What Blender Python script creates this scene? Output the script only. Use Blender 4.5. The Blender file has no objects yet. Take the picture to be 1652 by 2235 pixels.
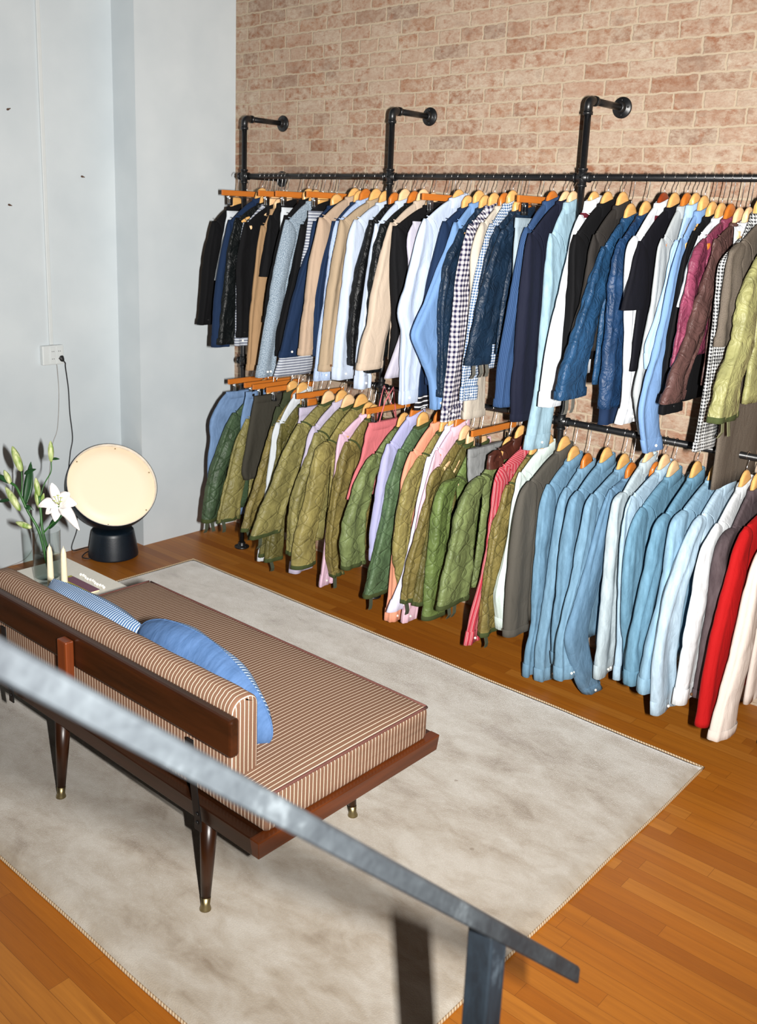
import bpy, math, random
from mathutils import Vector, Matrix, noise

sc = bpy.context.scene
COL = sc.collection
PI = math.pi
rnd = random.Random(7)

# ------------------------------------------------------------------ camera
CAM = Vector((4.4699, -3.807, 1.908))
YAW, PITCH, ROLL = -0.7112, -0.2373, 0.0408
FPX, PCY = 2088.0, 982.58          # focal length and optical axis row, photograph taken as 1652 x 2235
fw = Vector((math.sin(YAW) * math.cos(PITCH), math.cos(YAW) * math.cos(PITCH), math.sin(PITCH)))
r0 = fw.cross(Vector((0, 0, 1))).normalized()
u0 = r0.cross(fw)
cr_, sr_ = math.cos(ROLL), math.sin(ROLL)
RIGHT = cr_ * r0 + sr_ * u0
UP = -sr_ * r0 + cr_ * u0
cd = bpy.data.cameras.new('camera')
cam = bpy.data.objects.new('camera', cd)
COL.objects.link(cam)
m = Matrix((RIGHT, UP, -fw)).transposed().to_4x4()
m.translation = CAM
cam.matrix_world = m
cd.sensor_fit = 'VERTICAL'
cd.sensor_height = 36.0
cd.sensor_width = 36.0 * 1652 / 2235
cd.lens = 36.0 * FPX / 2235
cd.shift_y = (PCY - 1117.5) / 2235
cd.clip_start = 0.05
cd.dof.use_dof = True
cd.dof.focus_distance = 3.3
cd.dof.aperture_fstop = 5.6
sc.camera = cam

# ------------------------------------------------------------------ light
w = bpy.data.worlds.new('world')
sc.world = w
w.use_nodes = True
w.node_tree.nodes['Background'].inputs[0].default_value = (1.0, 0.93, 0.85, 1)
w.node_tree.nodes['Background'].inputs[1].default_value = 0.035
fl = bpy.data.lights.new('flash', 'AREA')     # the flash of the camera: a tall narrow window to the right of its lens
fl.energy = 178
fl.color = (1.0, 0.975, 0.94)
fl.shape = 'RECTANGLE'
fl.size = 0.026
fl.size_y = 0.115
fl.spread = math.radians(114)
flo = bpy.data.objects.new('flash', fl)
COL.objects.link(flo)
flo.location = CAM + RIGHT * 0.19 - UP * 0.02
aim = (Vector((1.7, -0.3, 1.72)) - flo.location).normalized()
flo.rotation_euler = aim.to_track_quat('-Z', 'Y').to_euler()   # long side upright

sc.view_settings.view_transform = 'Standard'
sc.view_settings.look = 'None'
sc.view_settings.gamma = 1.0
sc.view_settings.exposure = 0.0
sc.cycles.max_bounces = 8


# ------------------------------------------------------------------ helpers
def lin(c):
    return tuple(((v / 255) / 12.92 if v / 255 <= 0.04045 else ((v / 255 + 0.055) / 1.055) ** 2.4) for v in c[:3]) + (1.0,)


class MB:
    """collects geometry with loop uvs and builds it as ONE mesh object"""
    def __init__(self):
        self.v, self.f, self.uv, self.mi = [], [], [], []

    def face(self, idx, uv=None, mi=0):
        self.f.append(idx)
        self.uv.append(uv or [(self.v[i][0] + self.v[i][1], self.v[i][2]) for i in idx])
        self.mi.append(mi)

    def loft(self, rings, us=None, vs=None, cap0=False, cap1=False, mi=0, closed=True):
        b = len(self.v)
        n = len(rings[0])
        for r in rings:
            self.v += [tuple(p) for p in r]
        for j in range(len(rings) - 1):
            for i in range(n if closed else n - 1):
                i2 = (i + 1) % n
                a = [b + j * n + i, b + j * n + i2, b + (j + 1) * n + i2, b + (j + 1) * n + i]
                if us:
                    ua, ub = us[j][i], us[j][i + 1]
                    uc, ud = us[j + 1][i + 1], us[j + 1][i]
                    uv = [(ua, vs[j]), (ub, vs[j]), (uc, vs[j + 1]), (ud, vs[j + 1])]
                else:
                    uv = None
                self.face(a, uv, mi)
        if cap0:
            self.face([b + i for i in range(n)][::-1], None, mi)
        if cap1:
            o = b + (len(rings) - 1) * n
            self.face([o + i for i in range(n)], None, mi)
        return self

    def box(self, x0, x1, y0, y1, z0, z1, mi=0):
        b = len(self.v)
        self.v += [(x0, y0, z0), (x1, y0, z0), (x1, y1, z0), (x0, y1, z0), (x0, y0, z1), (x1, y0, z1), (x1, y1, z1), (x0, y1, z1)]
        for q in ((0, 3, 2, 1), (4, 5, 6, 7), (0, 1, 5, 4), (1, 2, 6, 5), (2, 3, 7, 6), (3, 0, 4, 7)):
            self.face([b + i for i in q], None, mi)
        return self

    def tube(self, pts, r, n=10, caps=True, mi=0):
        pts = [Vector(p) for p in pts]
        rs = r if isinstance(r, (list, tuple)) else [r] * len(pts)
        rings = []
        prev = None
        for i, p in enumerate(pts):
            t = (pts[min(i + 1, len(pts) - 1)] - pts[max(i - 1, 0)]).normalized()
            if prev is None:
                a = t.orthogonal().normalized()
            else:
                a = (prev - t * prev.dot(t))
                a = a.normalized() if a.length > 1e-6 else t.orthogonal().normalized()
            prev = a
            bb = t.cross(a)
            rings.append([p + (a * math.cos(2 * PI * k / n) + bb * math.sin(2 * PI * k / n)) * rs[i] for k in range(n)])
        return self.loft(rings, cap0=caps, cap1=caps, mi=mi)

    def lathe(self, prof, n=32, axis=(0, 0, 1), origin=(0, 0, 0), caps=True, mi=0):
        ax = Vector(axis).normalized()
        a = ax.orthogonal().normalized()
        b2 = ax.cross(a)
        o = Vector(origin)
        rings = [[o + ax * h + (a * math.cos(2 * PI * k / n) + b2 * math.sin(2 * PI * k / n)) * max(r, 1e-4) for k in range(n)] for r, h in prof]
        return self.loft(rings, cap0=caps, cap1=caps, mi=mi)

    def build(self, name, mats, parent=None, smooth=True, bevel=0, sub=0, loc=None):
        me = bpy.data.meshes.new(name)
        me.from_pydata(self.v, [], self.f)
        if not isinstance(mats, (list, tuple)):
            mats = [mats]
        for mm in mats:
            me.materials.append(mm)
        me.polygons.foreach_set('material_index', self.mi)
        me.polygons.foreach_set('use_smooth', [smooth] * len(self.f))
        uvl = me.uv_layers.new(name='UVMap')
        flat = []
        for q in self.uv:
            for a, b in q:
                flat += [a, b]
        uvl.data.foreach_set('uv', flat)
        me.update()
        o = bpy.data.objects.new(name, me)
        COL.objects.link(o)
        if parent:
            o.parent = parent
        if loc:
            o.location = loc
        if bevel:
            bm = o.modifiers.new('bevel', 'BEVEL')
            bm.width = bevel
            bm.segments = 2
            bm.limit_method = 'ANGLE'
        if sub:
            sm = o.modifiers.new('sub', 'SUBSURF')
            sm.levels = sm.render_levels = sub
        return o


def tag(o, label=None, cat=None, group=None, kind=None):
    if label:
        o['label'] = label
    if cat:
        o['category'] = cat
    if group:
        o['group'] = group
    if kind:
        o['kind'] = kind
    return o


def thing(name, label, cat, loc=(0, 0, 0), group=None):
    o = bpy.data.objects.new(name, None)
    o.empty_display_size = 0.05
    COL.objects.link(o)
    o.location = loc
    return tag(o, label, cat, group)


def catmull(pts, n):
    """smooth 2-D / 3-D polyline resampled to n points"""
    P = [Vector(p) for p in pts]
    P = [P[0] * 2 - P[1]] + P + [P[-1] * 2 - P[-2]]
    dense = []
    for i in range(1, len(P) - 2):
        for k in range(12):
            t = k / 12
            a, b, c, d = P[i - 1], P[i], P[i + 1], P[i + 2]
            dense.append(0.5 * ((2 * b) + (c - a) * t + (2 * a - 5 * b + 4 * c - d) * t * t + (3 * b - a - 3 * c + d) * t ** 3))
    dense.append(P[-2].copy())
    L = [0]
    for i in range(1, len(dense)):
        L.append(L[-1] + (dense[i] - dense[i - 1]).length)
    out, k = [], 0
    for i in range(n):
        s = L[-1] * i / (n - 1)
        while k < len(L) - 2 and L[k + 1] < s:
            k += 1
        t = (s - L[k]) / max(1e-9, L[k + 1] - L[k])
        out.append(dense[k].lerp(dense[k + 1], min(1, max(0, t))))
    return out


def polyline(pts, n, passes=3):
    """straight runs between the points with only slightly softened corners"""
    L = [0.0]
    for i in range(1, len(pts)):
        L.append(L[-1] + (pts[i] - pts[i - 1]).length)
    out, k = [], 0
    for i in range(n):
        d = L[-1] * i / (n - 1)
        while k < len(L) - 2 and L[k + 1] < d:
            k += 1
        t = (d - L[k]) / max(1e-9, L[k + 1] - L[k])
        out.append(pts[k].lerp(pts[k + 1], min(1, max(0, t))))
    for _ in range(passes):
        out = [out[0]] + [(out[i - 1] + out[i] * 2 + out[i + 1]) / 4 for i in range(1, n - 1)] + [out[-1]]
    return out


def interp(x, xs, ys):
    if x <= xs[0]:
        return ys[0]
    for i in range(1, len(xs)):
        if x <= xs[i]:
            t = (x - xs[i - 1]) / max(1e-9, xs[i] - xs[i - 1])
            return ys[i - 1] + t * (ys[i] - ys[i - 1])
    return ys[-1]


# ------------------------------------------------------------------ materials
class NT:
    def __init__(self, name):
        self.m = bpy.data.materials.new(name)
        self.m.use_nodes = True
        self.t = self.m.node_tree
        self.b = self.t.nodes['Principled BSDF']

    def n(self, typ, **k):
        nd = self.t.nodes.new('ShaderNode' + typ)
        for a, v in k.items():
            setattr(nd, a, v)
        return nd

    def link(self, a, b):
        self.t.links.new(a, b)

    def put(self, sock, v):
        if hasattr(v, 'is_output') or isinstance(v, bpy.types.NodeSocket):
            self.link(v, sock)
        else:
            sock.default_value = v

    def math(self, op, a, b=None, c=None):
        nd = self.n('Math', operation=op)
        for i, v in enumerate((a, b, c)):
            if v is not None:
                self.put(nd.inputs[i], v)
        return nd.outputs[0]

    def coords(self, kind='Object'):
        return self.n('TexCoord').outputs[kind]

    def xyz(self, vec):
        s = self.n('SeparateXYZ')
        self.link(vec, s.inputs[0])
        return s.outputs

    def comb(self, x, y, z=0.0):
        c = self.n('CombineXYZ')
        self.put(c.inputs[0], x)
        self.put(c.inputs[1], y)
        self.put(c.inputs[2], z)
        return c.outputs[0]

    def scale(self, vec, s):
        nd = self.n('VectorMath', operation='MULTIPLY')
        self.link(vec, nd.inputs[0])
        nd.inputs[1].default_value = s
        return nd.outputs[0]

    def noise(self, vec, scale, detail=3, rough=0.5, dist=0.0):
        nd = self.n('TexNoise')
        self.link(vec, nd.inputs['Vector'])
        nd.inputs['Scale'].default_value = scale
        nd.inputs['Detail'].default_value = detail
        nd.inputs['Roughness'].default_value = rough
        nd.inputs['Distortion'].default_value = dist
        return nd.outputs['Fac']

    def ramp(self, fac, stops, interp='LINEAR'):
        nd = self.n('ValToRGB')
        nd.color_ramp.interpolation = interp
        e = nd.color_ramp.elements
        e[0].position, e[0].color = stops[0]
        e[1].position, e[1].color = stops[1]
        for p, c in stops[2:]:
            x = e.new(p)
            x.color = c
        self.link(fac, nd.inputs[0])
        return nd.outputs[0]

    def mix(self, fac, a, b, blend='MIX'):
        nd = self.n('Mix', data_type='RGBA', blend_type=blend)
        self.put(nd.inputs[0], fac)
        self.put(nd.inputs[6], a)
        self.put(nd.inputs[7], b)
        return nd.outputs[2]

    def bump(self, h, strength=0.3, dist=0.002, normal=None):
        nd = self.n('Bump')
        nd.inputs['Strength'].default_value = strength
        nd.inputs['Distance'].default_value = dist
        self.link(h, nd.inputs['Height'])
        if normal:
            self.link(normal, nd.inputs['Normal'])
        return nd.outputs[0]

    def out(self, col=None, rough=None, normal=None, **k):
        if col is not None:
            self.put(self.b.inputs['Base Color'], col)
        if rough is not None:
            self.put(self.b.inputs['Roughness'], rough)
        if normal is not None:
            self.link(normal, self.b.inputs['Normal'])
        for a, v in k.items():
            self.put(self.b.inputs[a.replace('_', ' ')], v)
        return self.m


def G1(v):
    return (v, v, v, 1)


def simple(name, c, rough=0.5, metal=0.0, nscale=30, namp=0.12, bump=0.0, spec=0.5):
    t = NT(name)
    co = t.coords()
    nz = t.noise(co, nscale, 4)
    c = lin(c)
    lo = tuple(v * (1 - namp) for v in c[:3]) + (1,)
    hi = tuple(min(1, v * (1 + namp)) for v in c[:3]) + (1,)
    col = t.ramp(nz, [(0.3, lo), (0.7, hi)])
    nrm = t.bump(nz, bump, 0.003) if bump else None
    return t.out(col, rough, nrm, Metallic=metal, Specular_IOR_Level=spec)


def cloth(kind, c, c2=None, s=0.012, rough=0.85):
    """procedural fabric; uv is in metres along and around each piece"""
    t = NT('fabric_' + kind)
    uv = t.coords('UV')
    ob = t.coords()
    x, y, z = t.xyz(uv)
    c = lin(c)
    weave = t.noise(t.scale(uv, (1, 1, 1)), 700, 2)
    big = t.noise(ob, 14, 3)
    spec = 0.18
    amp = 0.05
    h = weave
    bs, bd = 0.25, 0.0006
    col = c
    if kind in ('plain', 'wool', 'knit'):
        fine = t.noise(ob, 320, 2)
        col = t.mix(t.math('MULTIPLY', fine, 0.35), c, tuple(v * 0.72 for v in c[:3]) + (1,))
    elif kind == 'denim':
        mott = t.noise(t.scale(uv, (60, 14, 1)), 1.0, 5, 0.65)
        hi = tuple(min(1, v * 1.22 + 0.02) for v in c[:3]) + (1,)
        lo = tuple(v * 0.82 for v in c[:3]) + (1,)
        col = t.ramp(mott, [(0.32, lo), (0.7, hi)])
        wp = t.noise(t.scale(uv, (900, 500, 1)), 1.0, 1)
        col = t.mix(t.math('MULTIPLY', wp, 0.25), col, hi)
    elif kind == 'speckle':
        sp = t.noise(uv, 260, 2, 0.7)
        col = t.ramp(sp, [(0.42, c), (0.6, lin(c2))])
    elif kind in ('nylon', 'quilt'):
        rough = 0.5
        spec = 0.30
        cw = t.n('TexNoise')
        t.link(ob, cw.inputs['Vector'])
        t.link(t.scale(ob, (1, 0.75, 0.8)), cw.inputs['Vector'])
        cw.inputs['Scale'].default_value = 21
        cw.inputs['Detail'].default_value = 3.0
        cw.inputs['Distortion'].default_value = 1.3
        cr = cw.outputs['Fac']
        ridge = t.math('ABSOLUTE', t.math('SUBTRACT', cr, 0.5))
        h = t.math('MULTIPLY', ridge, -2.0)
        bs, bd = 0.7, 0.012
        hi = tuple(min(1, v * 1.25) for v in c[:3]) + (1,)
        lo = tuple(v * 0.74 for v in c[:3]) + (1,)
        col = t.ramp(big, [(0.3, lo), (0.7, hi)])  # sheen and shade of the folds painted in as lighter and darker tones
        if kind == 'quilt':
            lam, p = 0.165, 0.118
            sn = t.math('MULTIPLY', t.math('SINE', t.math('MULTIPLY', y, 2 * PI / lam)), p * 0.40)

            def dist(off):
                q = t.math('DIVIDE', off, p)
                fr = t.math('SUBTRACT', t.math('FRACT', q), 0.5)
                return t.math('MULTIPLY', t.math('ABSOLUTE', fr), p)
            d1 = dist(t.math('ADD', x, sn))
            d2 = dist(t.math('ADD', t.math('SUBTRACT', x, sn), p / 2))
            dm = t.math('MINIMUM', d1, d2)
            line = t.math('LESS_THAN', dm, 0.0015)
            col = t.mix(t.math('MULTIPLY', line, 0.5), col, tuple(v * 0.25 for v in c[:3]) + (1,))
            puff = t.math('POWER', t.math('MINIMUM', t.math('DIVIDE', dm, 0.02), 1.0), 0.5)
            h = t.math('ADD', t.math('MULTIPLY', h, 0.75), t.math('MULTIPLY', puff, 0.45))
    elif kind in ('gingham', 'windowpane'):
        fx = t.math('LESS_THAN', t.math('FRACT', t.math('DIVIDE', x, s)), 0.5)
        fy = t.math('LESS_THAN', t.math('FRACT', t.math('DIVIDE', y, s)), 0.5)
        sm = t.math('MULTIPLY', t.math('ADD', fx, fy), 0.5)
        cc = lin(c2)
        mid = tuple(a * 0.70 + b * 0.30 for a, b in zip(c, cc))
        col = t.ramp(sm, [(0.0, cc), (0.25, mid), (0.75, c)], 'CONSTANT')
    elif kind in ('stripe', 'hstripe'):
        q = t.math('FRACT', t.math('DIVIDE', x if kind == 'stripe' else y, s))
        a = t.math('LESS_THAN', q, 0.42 if kind == 'stripe' else 0.72)
        col = t.mix(a, c, lin(c2))
    elif kind == 'redstripe':
        q = t.math('FRACT', t.math('DIVIDE', x, s))
        col = t.ramp(q, [(0.0, c), (0.34, lin((205, 120, 125))), (0.52, lin((90, 20, 32))), (0.62, lin((205, 120, 125))), (0.8, c)], 'CONSTANT')
    elif kind == 'houndstooth':
        fx = t.math('FRACT', t.math('DIVIDE', x, s))
        fy = t.math('FRACT', t.math('DIVIDE', y, s))
        a = t.math('LESS_THAN', fx, 0.5)
        b = t.math('LESS_THAN', fy, 0.5)
        d = t.math('LESS_THAN', t.math('FRACT', t.math('DIVIDE', t.math('ADD', x, y), s * 0.5)), 0.5)
        same = t.math('MULTIPLY', a, b)
        one = t.math('SUBTRACT', t.math('ADD', a, b), t.math('MULTIPLY', same, 2.0))
        val = t.math('ADD', same, t.math('MULTIPLY', one, d))
        band = t.math('LESS_THAN', t.math('FRACT', t.math('DIVIDE', x, 0.06)), 0.5)
        band2 = t.math('LESS_THAN', t.math('FRACT', t.math('DIVIDE', y, 0.06)), 0.5)
        val = t.math('MULTIPLY', val, t.math('ADD', 0.45, t.math('MULTIPLY', t.math('ADD', band, band2), 0.3)))
        col = t.mix(val, lin(c2), c)
    elif kind == 'tweed':
        sp = t.noise(uv, 420, 2, 0.6)
        dg = t.math('LESS_THAN', t.math('FRACT', t.math('DIVIDE', t.math('ADD', x, y), 0.006)), 0.5)
        col = t.mix(dg, t.ramp(sp, [(0.35, c), (0.65, lin(c2))]), tuple(v * 0.72 for v in c[:3]) + (1,))
    elif kind == 'leather':
        rough = 0.45
        spec = 0.4
        h = t.noise(ob, 130, 4, 0.6)
        bs, bd = 0.4, 0.001
        col = t.ramp(t.noise(ob, 30, 4), [(0.3, c), (0.75, tuple(min(1, v * 1.9) for v in c[:3]) + (1,))])
    nrm = t.bump(h, bs, bd)
    if kind not in ('nylon', 'quilt', 'leather'):
        wr = t.noise(t.scale(ob, (1, 1, 0.45)), 22, 3, 0.55, 0.8)
        nrm = t.bump(wr, 0.38, 0.012, nrm)
    return t.out(col, rough, nrm, Specular_IOR_Level=spec)


FAB = {
    'black': ('plain', (10, 10, 13)), 'blackgreen': ('nylon', (9, 14, 15)), 'blackshine': ('nylon', (10, 11, 13)),
    'white': ('plain', (208, 215, 221)), 'brightwhite': ('plain', (222, 227, 233)), 'offwhite': ('denim', (206, 211, 214)),
    'navyplain': ('plain', (20, 42, 76)), 'navyshine': ('nylon', (17, 38, 60)), 'inky': ('wool', (20, 24, 44)),
    'inkblack': ('plain', (10, 10, 20)), 'brownblack': ('wool', (46, 42, 39)), 'flight': ('nylon', (26, 66, 104)),
    'flight2': ('nylon', (20, 52, 90)), 'tan': ('wool', (170, 133, 93)), 'khaki1': ('plain', (182, 155, 130)),
    'khaki2': ('wool', (170, 147, 118)), 'beige': ('plain', (192, 172, 151)), 'stone': ('plain', (193, 182, 166)),
    'speckle': ('speckle', (84, 108, 128), (176, 190, 202)), 'paleblue': ('plain', (188, 202, 224)), 'paleblue2': ('plain', (188, 204, 230)),
    'greylilac': ('plain', (182, 178, 194)), 'cornflower': ('plain', (104, 144, 196)), 'palesky': ('plain', (156, 190, 228)),
    'midblue': ('plain', (112, 150, 200)), 'washdenim': ('denim', (140, 160, 172)), 'lightdenim': ('denim', (132, 168, 186)),
    'lightgrey': ('plain', (168, 174, 176)), 'maroon': ('nylon', (128, 50, 76)), 'brownshine': ('nylon', (84, 56, 52)),
    'olivebright': ('nylon', (140, 138, 84)), 'tweed': ('tweed', (116, 104, 90), (70, 62, 56)),
    'houndstooth': ('houndstooth', (226, 228, 226), (16, 17, 22), 0.012),
    'whitestripe': ('hstripe', (214, 220, 226), (120, 126, 142), 0.014), 'bluestripe': ('stripe', (196, 212, 236), (86, 124, 186), 0.006),
    'bluepin': ('stripe', (30, 56, 98), (54, 86, 130), 0.007), 'gingham': ('gingham', (30, 30, 66), (236, 228, 232), 0.0215),
    'ginghamblue': ('gingham', (40, 82, 130), (226, 234, 240), 0.0118), 'redstripe': ('redstripe', (186, 46, 62), (1, 1, 1), 0.021),
    'bluetrouser': ('denim', (98, 134, 182)), 'charcoal': ('wool', (62, 59, 50)), 'charcoal2': ('wool', (84, 80, 72)),
    'darkolive': ('plain', (58, 66, 42)), 'lilac': ('plain', (190, 180, 204)), 'pink': ('plain', (226, 186, 208)), 'pink2': ('plain', (236, 190, 206)),
    'salmonpink': ('plain', (224, 112, 118)), 'lavender': ('plain', (178, 178, 224)), 'salmon': ('plain', (242, 156, 122)),
    'whitelilac': ('plain', (222, 218, 240)), 'mint': ('plain', (212, 228, 222)), 'greydenim': ('denim', (128, 130, 130)),
    'leather': ('leather', (62, 27, 18)), 'plum': ('denim', (74, 58, 62)), 'red': ('knit', (184, 8, 10)), 'cream': ('plain', (214, 199, 188)),
    'quiltdark': ('quilt', (62, 84, 56)), 'quilt1': ('quilt', (132, 124, 68)), 'quilt2': ('quilt', (122, 108, 54)), 'quilt3': ('quilt', (140, 128, 68)),
    'quilt4': ('quilt', (98, 92, 44)), 'quiltgreen': ('quilt', (108, 122, 70)), 'quiltgreen2': ('quilt', (80, 106, 70)), 'quiltbright': ('quilt', (96, 116, 56)),
    'denim1': ('denim', (92, 138, 170)), 'denim2': ('denim', (100, 145, 176)), 'denim3': ('denim', (85, 128, 162)), 'denim4': ('denim', (86, 138, 168)),
    'denimpale': ('denim', (168, 186, 194)), 'denimlight': ('denim', (152, 184, 206)), 'denimdark': ('denim', (34, 66, 98)),
    'denimlight2': ('denim', (122, 166, 194)), 'denimice': ('denim', (160, 188, 208)),
    'greytab': ('plain', (100, 98, 90)), 'greentab': ('plain', (72, 78, 60)), 'olivetab': ('plain', (112, 112, 78)), 'binding': ('plain', (64, 74, 36)),
    'darkred': ('plain', (88, 16, 30)), 'pillowblue': ('denim', (58, 98, 152)), 'varsityrib': ('hstripe', (228, 230, 234), (22, 22, 30), 0.021),
}
_fab = {}


def fab(k):
    if k not in _fab:
        a = FAB[k]

        def adj(c):
            g = 0.3 * c[0] + 0.55 * c[1] + 0.15 * c[2]
            return tuple((v * (0.80 if a[0] == 'denim' else 0.88) + g * (0.20 if a[0] == 'denim' else 0.12)) * 0.93 for v in c)
        _fab[k] = cloth(a[0], adj(a[1]), *([adj(a[2])] if len(a) > 2 else []), *a[3:])
        _fab[k].name = 'fabric_' + k
    return _fab[k]


def wood(name, c, c2, axis='X', rough=0.4, gs=1.0):
    t = NT(name)
    co = t.coords()
    s = {'X': (1.5, 24, 24), 'Y': (24, 1.5, 24), 'Z': (24, 24, 1.5)}[axis]
    g = t.noise(t.scale(co, tuple(v * gs for v in s)), 1.0, 5, 0.6, 0.6)
    f = t.noise(t.scale(co, tuple(v * 7 * gs for v in s)), 1.0, 2)
    col = t.ramp(g, [(0.3, lin(c)), (0.72, lin(c2))])
    col = t.mix(t.math('MULTIPLY', f, 0.3), col, lin(tuple(v * 0.55 for v in c)))
    return t.out(col, rough, t.bump(f, 0.12, 0.001))


M = {}
M['pipe'] = simple('black_iron', (17, 18, 20), 0.38, 0.0, 90, 0.3, 0.12)
M['hook'] = simple('hook_metal', (205, 205, 205), 0.22, 1.0)
M['brass'] = simple('brass', (150, 136, 100), 0.38, 1.0)
M['hang_light'] = wood('hanger_light_wood', (214, 160, 92), (232, 186, 118), 'Y', 0.35)
M['hang_pale'] = wood('hanger_pale_wood', (226, 184, 136), (240, 206, 160), 'Y', 0.4)
M['hang_orange'] = wood('hanger_orange_wood', (182, 100, 34), (206, 124, 48), 'Y', 0.35)
M['hang_red'] = wood('hanger_red_wood', (128, 50, 20), (150, 66, 28), 'Y', 0.35)
M['walnut'] = wood('walnut', (30, 13, 4), (60, 28, 9), 'X', 0.32)
M['walnut_y_lit'] = wood('walnut_cross_lit', (64, 28, 8), (100, 47, 15), 'Y', 0.32)  # same walnut, lighter: light on the end faces is painted into the colour
M['walnut_z'] = wood('walnut_leg', (38, 17, 5), (62, 31, 11), 'Z', 0.32)
M['post_wood'] = wood('reddish_block', (92, 40, 13), (118, 54, 19), 'Z', 0.4)
M['laminate'] = simple('white_laminate', (216, 212, 200), 0.35, 0, 60, 0.03)
M['iron_strap'] = simple('iron_strap', (14, 14, 15), 0.5, 0.0, 60, 0.2)
M['plastic_white'] = simple('white_plastic', (200, 205, 205), 0.4, 0, 20, 0.02)
M['black_rubber'] = simple('black_rubber', (12, 12, 14), 0.55)
M['grey_cable'] = simple('grey_cable', (150, 148, 145), 0.5)
M['lamp_body'] = simple('dark_blue_lacquer', (10, 22, 32), 0.42, 0, 120, 0.25, 0.08)
M['lamp_inside'] = simple('lamp_rim', (225, 215, 200), 0.5)
M['candle'] = simple('cream_wax', (232, 222, 192), 0.45, 0, 90, 0.05, 0.2)
M['stem'] = simple('lily_stem', (44, 92, 36), 0.45, 0, 40, 0.25)
M['leaf'] = simple('lily_leaf', (26, 62, 30), 0.4, 0, 30, 0.25, 0.1)
M['petal'] = simple('lily_petal', (238, 232, 228), 0.6, 0, 60, 0.04, 0.15)
M['stamen'] = simple('lily_stamen', (176, 190, 90), 0.5)
M['anther'] = simple('lily_anther', (96, 60, 30), 0.7)
M['screw'] = simple('rusty_plug', (84, 58, 40), 0.7)
M['bead'] = simple('white_bead', (238, 236, 228), 0.3)
M['magenta'] = simple('plum_cover', (104, 52, 76), 0.5, 0, 160, 0.2)
M['lime'] = simple('lime_trim', (160, 152, 40), 0.5)
M['page'] = simple('cream_page', (226, 216, 178), 0.6)


def bud_mat():
    t = NT('lily_bud')
    co = t.coords()
    g = t.noise(t.scale(co, (60, 60, 14)), 1.0, 3)
    return t.out(t.ramp(g, [(0.35, lin((118, 148, 62))), (0.65, lin((206, 210, 158)))]), 0.5)


M['bud'] = bud_mat()


def ticking(name, c, c2, axis, period, duty, wob=0.0):
    t = NT(name)
    x, y, z = t.xyz(t.coords('UV' if axis in 'UV' else 'Object'))
    q = {'X': x, 'Y': y, 'Z': z, 'U': x, 'V': y}[axis]
    fine = t.noise(t.coords(), 420, 2)
    wv = t.math('MULTIPLY', t.math('SUBTRACT', t.noise(t.coords(), 9, 2), 0.5), wob)
    st = t.math('LESS_THAN', t.math('FRACT', t.math('DIVIDE', t.math('ADD', q, wv), period)), duty)
    a = t.mix(t.math('MULTIPLY', fine, 0.45), lin(c), lin(tuple(v * 0.74 for v in c)))
    return t.out(t.mix(st, a, lin(c2)), 0.9, t.bump(fine, 0.3, 0.001), Specular_IOR_Level=0.15)


M['tick_x'] = ticking('striped_upholstery', (116, 86, 68), (206, 190, 170), 'X', 0.0142, 0.16, 0.002)
M['tick_y'] = ticking('striped_upholstery_end', (116, 86, 68), (206, 190, 170), 'Y', 0.0142, 0.16, 0.002)
M['welt'] = simple('brown_welt', (92, 54, 46), 0.85)
M['pillow_stripe'] = ticking('blue_ticking', (78, 110, 152), (192, 206, 220), 'U', 0.0105, 0.34, 0.004)


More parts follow.
